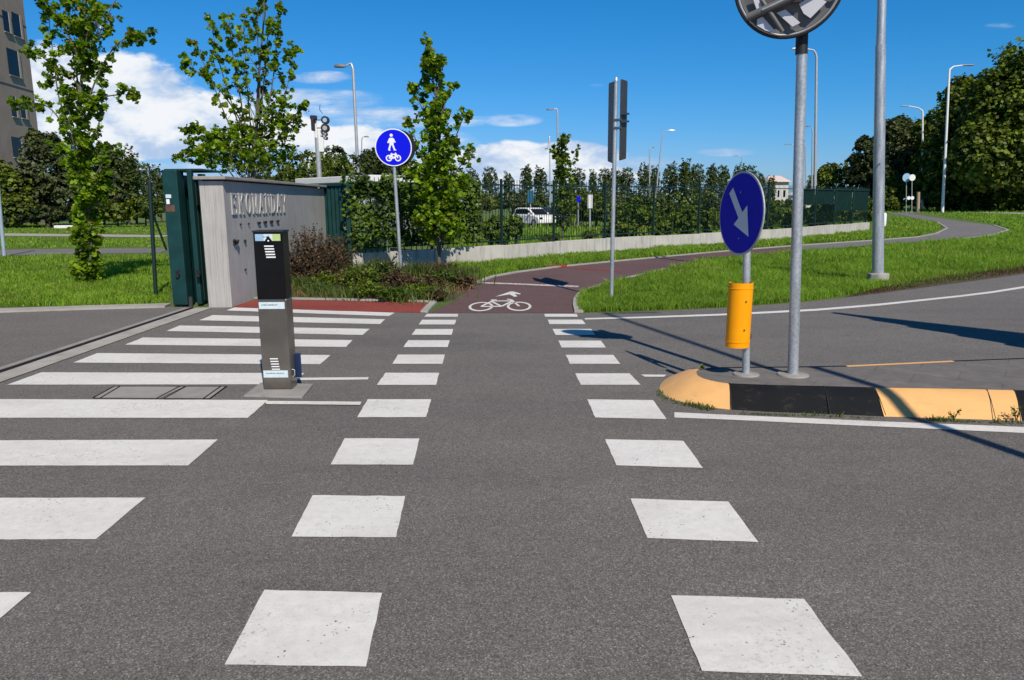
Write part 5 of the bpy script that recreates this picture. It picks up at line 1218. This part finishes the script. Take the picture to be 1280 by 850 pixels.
# planting bed: rust shrubs, ornamental grasses
def tuft(px, py, Y, n, h, w, mat, spread, label, name='grass_tuft', group='ornamental grass tufts in the bed', bend=.8):
    p = G(px, py, 0) if Y is None else V(px, py, Y); p.z = 0
    h *= .78; t = thing(name, p, label, 'plant', group); a = rng.uniform(0, 6.28, n); r = np.abs(rng.normal(0, spread, n))
    P = np.stack([p.x+np.cos(a)*r, p.y+np.sin(a)*r, np.zeros(n)], 1); hh = h*rng.uniform(.55, 1.1, n)
    tn = np.clip(rng.beta(2, 2.2, n), 0, 1); blades('blades', P, hh, w*rng.uniform(.7, 1.3, n), M[mat], t, tn, bend); return t
tl = [(452, 352, 420, .62, .26), (428, 358, 300, .45, .22), (478, 346, 380, .60, .26), (520, 352, 480, .62, .30), (548, 350, 460, .60, .30), (575, 356, 380, .52, .26), (470, 372, 260, .34, .24), (505, 376, 300, .34, .28), (540, 374, 300, .34, .26), (400, 368, 360, .34, .26), (378, 362, 260, .40, .2), (590, 346, 260, .34, .26), (440, 373, 260, .30, .24)]
for i, (px, py, n, h, sp_) in enumerate(sorted(tl)):
    tuft(px, py, None, n, h, .014, 'rustleaf' if i % 4 == 2 else 'grass_dark', sp_, ordn[i]+' ornamental grass tuft from the left in the planting bed')
def twig_shrub(px, py, h, wdt, n, mat, label):
    p = G(px, py, 0); t = thing('rust_shrub', p, label, 'shrub', 'rust brown shrubs by the wall'); mb = MB(); C = []
    for k in range(n):
        a = random.uniform(0, 6.28); r = random.random()**.6*wdt*random.uniform(.8, 1.35); e = p+Vector((math.cos(a)*r, math.sin(a)*r*.7, h*random.uniform(.3, 1.12)*(1-.25*(r/wdt)**2)))
        s0 = p+Vector((math.cos(a)*r*.3, math.sin(a)*r*.3, 0)); m_ = s0.lerp(e, .55)+Vector((0, 0, .06)); mb.tube([s0, m_, e], [.007, .005, .002], 4, False)
        for u in np.linspace(.35, 1, 16):
            q = s0.lerp(m_, min(1, u*1.8)) if u < .55 else m_.lerp(e, (u-.55)/.45); C.append((q.x+random.gauss(0, .02), q.y+random.gauss(0, .02), q.z+random.gauss(0, .015)))
    mb.build('twigs', M['bark_dark'], t); C = np.array(C)
    leaves('foliage', C, rng.uniform(.03, .06, len(C)), M[mat], t, np.clip(rng.beta(1.6, 2, len(C)), 0, 1), 'flake', .2); return t
twig_shrub(392, 357, 1.12, .62, 240, 'rustleaf', 'largest rust brown bushy shrub in front of the concrete wall')
twig_shrub(370, 347, .95, .45, 170, 'rustleaf', 'smaller rust brown shrub closest to the info pillar')
twig_shrub(420, 349, .9, .45, 150, 'rustleaf', 'rust brown shrub right of the largest one before the green panel')
twig_shrub(530, 366, .34, .5, 60, 'rustleaf', 'low dry brown shrub near the front of the planting bed')
for i, (px, py, h_, w_, n_c, mt) in enumerate([(448, 362, .5, .35, 90, 'shrub'), (480, 358, .55, .4, 90, 'ivy'), (462, 375, .28, .3, 60, 'shrub'), (500, 366, .42, .35, 80, 'rustleaf'), (525, 374, .26, .3, 60, 'shrub'), (552, 364, .4, .35, 80, 'ivy'), (574, 362, .3, .3, 60, 'rustleaf'), (493, 377, .22, .3, 60, 'ivy'), (548, 376, .18, .25, 40, 'rustleaf'), (408, 364, .35, .3, 60, 'shrub')]):
    twig_shrub(px, py, h_, w_, n_c, mt, ordn[i]+' low leafy clump in the planting bed by the red paving')
    sc_o = scn.objects[-1].parent or scn.objects[-1]; sc_o['group'] = 'low leafy clumps in the planting bed'; sc_o.name = 'low_shrub'
bed = sheet('soil_bed', gp([(330, 372), (420, 374), (545, 377), (560, 376), (590, 362), (600, 350), (585, 345), (480, 345), (400, 340), (345, 345)], .003), M['dirt']); tag(bed, kind='structure')

# ------------------------------------------------------------------ grass
def lawn(name, poly, n, h, w, label, tlo=0, thi=.84, href=14., mat='grass', dry=.03):
    P = px_points(poly, n); sc = np.maximum(1, P[:, 1]/href)
    patch = np.clip(.5+.3*np.sin(P[:, 0]*1.3+np.sin(P[:, 1]*.9)*2)*np.sin(P[:, 1]*.8+P[:, 0]*.35)+.35*np.sin(P[:, 0]*5.1+np.sin(P[:, 1]*3.3)*1.7)*np.sin(P[:, 1]*4.3+np.cos(P[:, 0]*2.9)*1.5), 0, 1)
    hh = h*rng.uniform(.45, 1.15, n)*(.45+.85*patch)*np.minimum(sc, 1.8)**.5; ww = w*rng.uniform(.7, 1.3, n)*sc
    tn = np.clip(tlo+(thi-tlo)*(rng.beta(2, 2, n)*.55+.45*patch), 0, .85); dp = np.sin(P[:, 0]*.7+2)*np.sin(P[:, 1]*.55+np.sin(P[:, 0]*.4)); tn = np.where(rng.random(n) < dry*(1+3*(dp > .55)), 1.0, tn)
    o = blades(name, P, hh, ww, M[mat], None, tn, .75); tag(o, label, 'grass', kind='stuff'); return o
lawn_r = [(724, 390.5), (800, 388.6), (900, 384), (960, 380), (1010, 376), (1060, 369), (1110, 359), (1180, 347), (1290, 333), (1420, 315), (1420, 286), (1275, 289), (1258, 292), (1241, 296), (1197, 301), (1160, 303.5), (1108, 307), (1050, 311.5), (989, 316.5), (945, 320), (900, 324), (865, 330.5), (830, 338.5), (800, 345.5), (775, 351.5), (752, 357.5), (738, 363), (725, 370), (721, 378)]
lawn('grass', lawn_r, 135000, .14, .0095, 'lush green verge grass between road and cycle path')
lawn('grass', [(1275, 289), (1420, 286), (1420, 272), (1220, 267), (1160, 267), (1185, 272), (1243, 280), (1262, 287)], 12000, .16, .014, 'bright lawn inside the far bend of the path', href=14)
lawn('grass', [(600, 349), (625, 343), (650, 338.5), (700, 332), (760, 326.5), (830, 320), (900, 313.5), (1001, 305.5), (1090, 299.5), (1149, 295), (1178, 286), (1165, 277), (1115, 271), (1105, 290), (1092, 289), (985, 299.5), (905, 306), (830, 311), (690, 321.5), (600, 330.5), (560, 333), (560, 348), (590, 350)], 42000, .13, .013, 'rough grass strip between cycle path and low wall')
lawn('grass', [(0-200, 384), (0, 383.5), (205, 381), (214, 372), (212, 330), (206, 319), (0, 322), (-200, 325)], 62000, .10, .012, 'short green lawn behind the left kerb')
lawn('grass', [(-200, 312), (206, 309), (206, 298), (-200, 297)], 12000, .09, .012, 'lawn strip between the two left paths')
lawn('grass', [(-200, 291), (206, 293), (206, 279), (-200, 281)], 12000, .09, .012, 'far lawn below the left background trees')
lawn('grass', [(560, 325), (700, 314), (830, 304), (1000, 292), (1090, 283), (1090, 268), (850, 270), (560, 275)], 24000, .22, .014, 'tall meadow grass behind the bar fence', href=13)
lawn('grass', [(1105, 266), (1420, 266), (1420, 256), (1105, 258)], 9000, .16, .014, 'far grass below the woodland bushes', href=14)
lawn('grass', [(330, 371.5), (430, 373), (545, 376), (590, 362), (600, 350), (585, 345), (480, 345), (345, 345)], 9000, .14, .011, 'green ground cover filling the planting bed', 0, .84, mat='grass_dark', dry=.3)
vb = sheet('verge_soil', gp([(1055, 371.5), (1120, 363.8), (1180, 355.6), (1290, 340.6), (1420, 326), (1420, 312), (1290, 330), (1180, 344), (1105, 357)], .002), M['dirt']); tag(vb, kind='structure')
# dry clippings at the verge edge
lawn('clippings', [(1060, 371), (1120, 363), (1180, 354.5), (1290, 339.5), (1420, 325), (1420, 315), (1290, 332), (1180, 346), (1110, 358)], 9000, .05, .012, 'brown dry clippings along the road edge of the verge', .1, .84, mat='rustleaf', dry=.25)
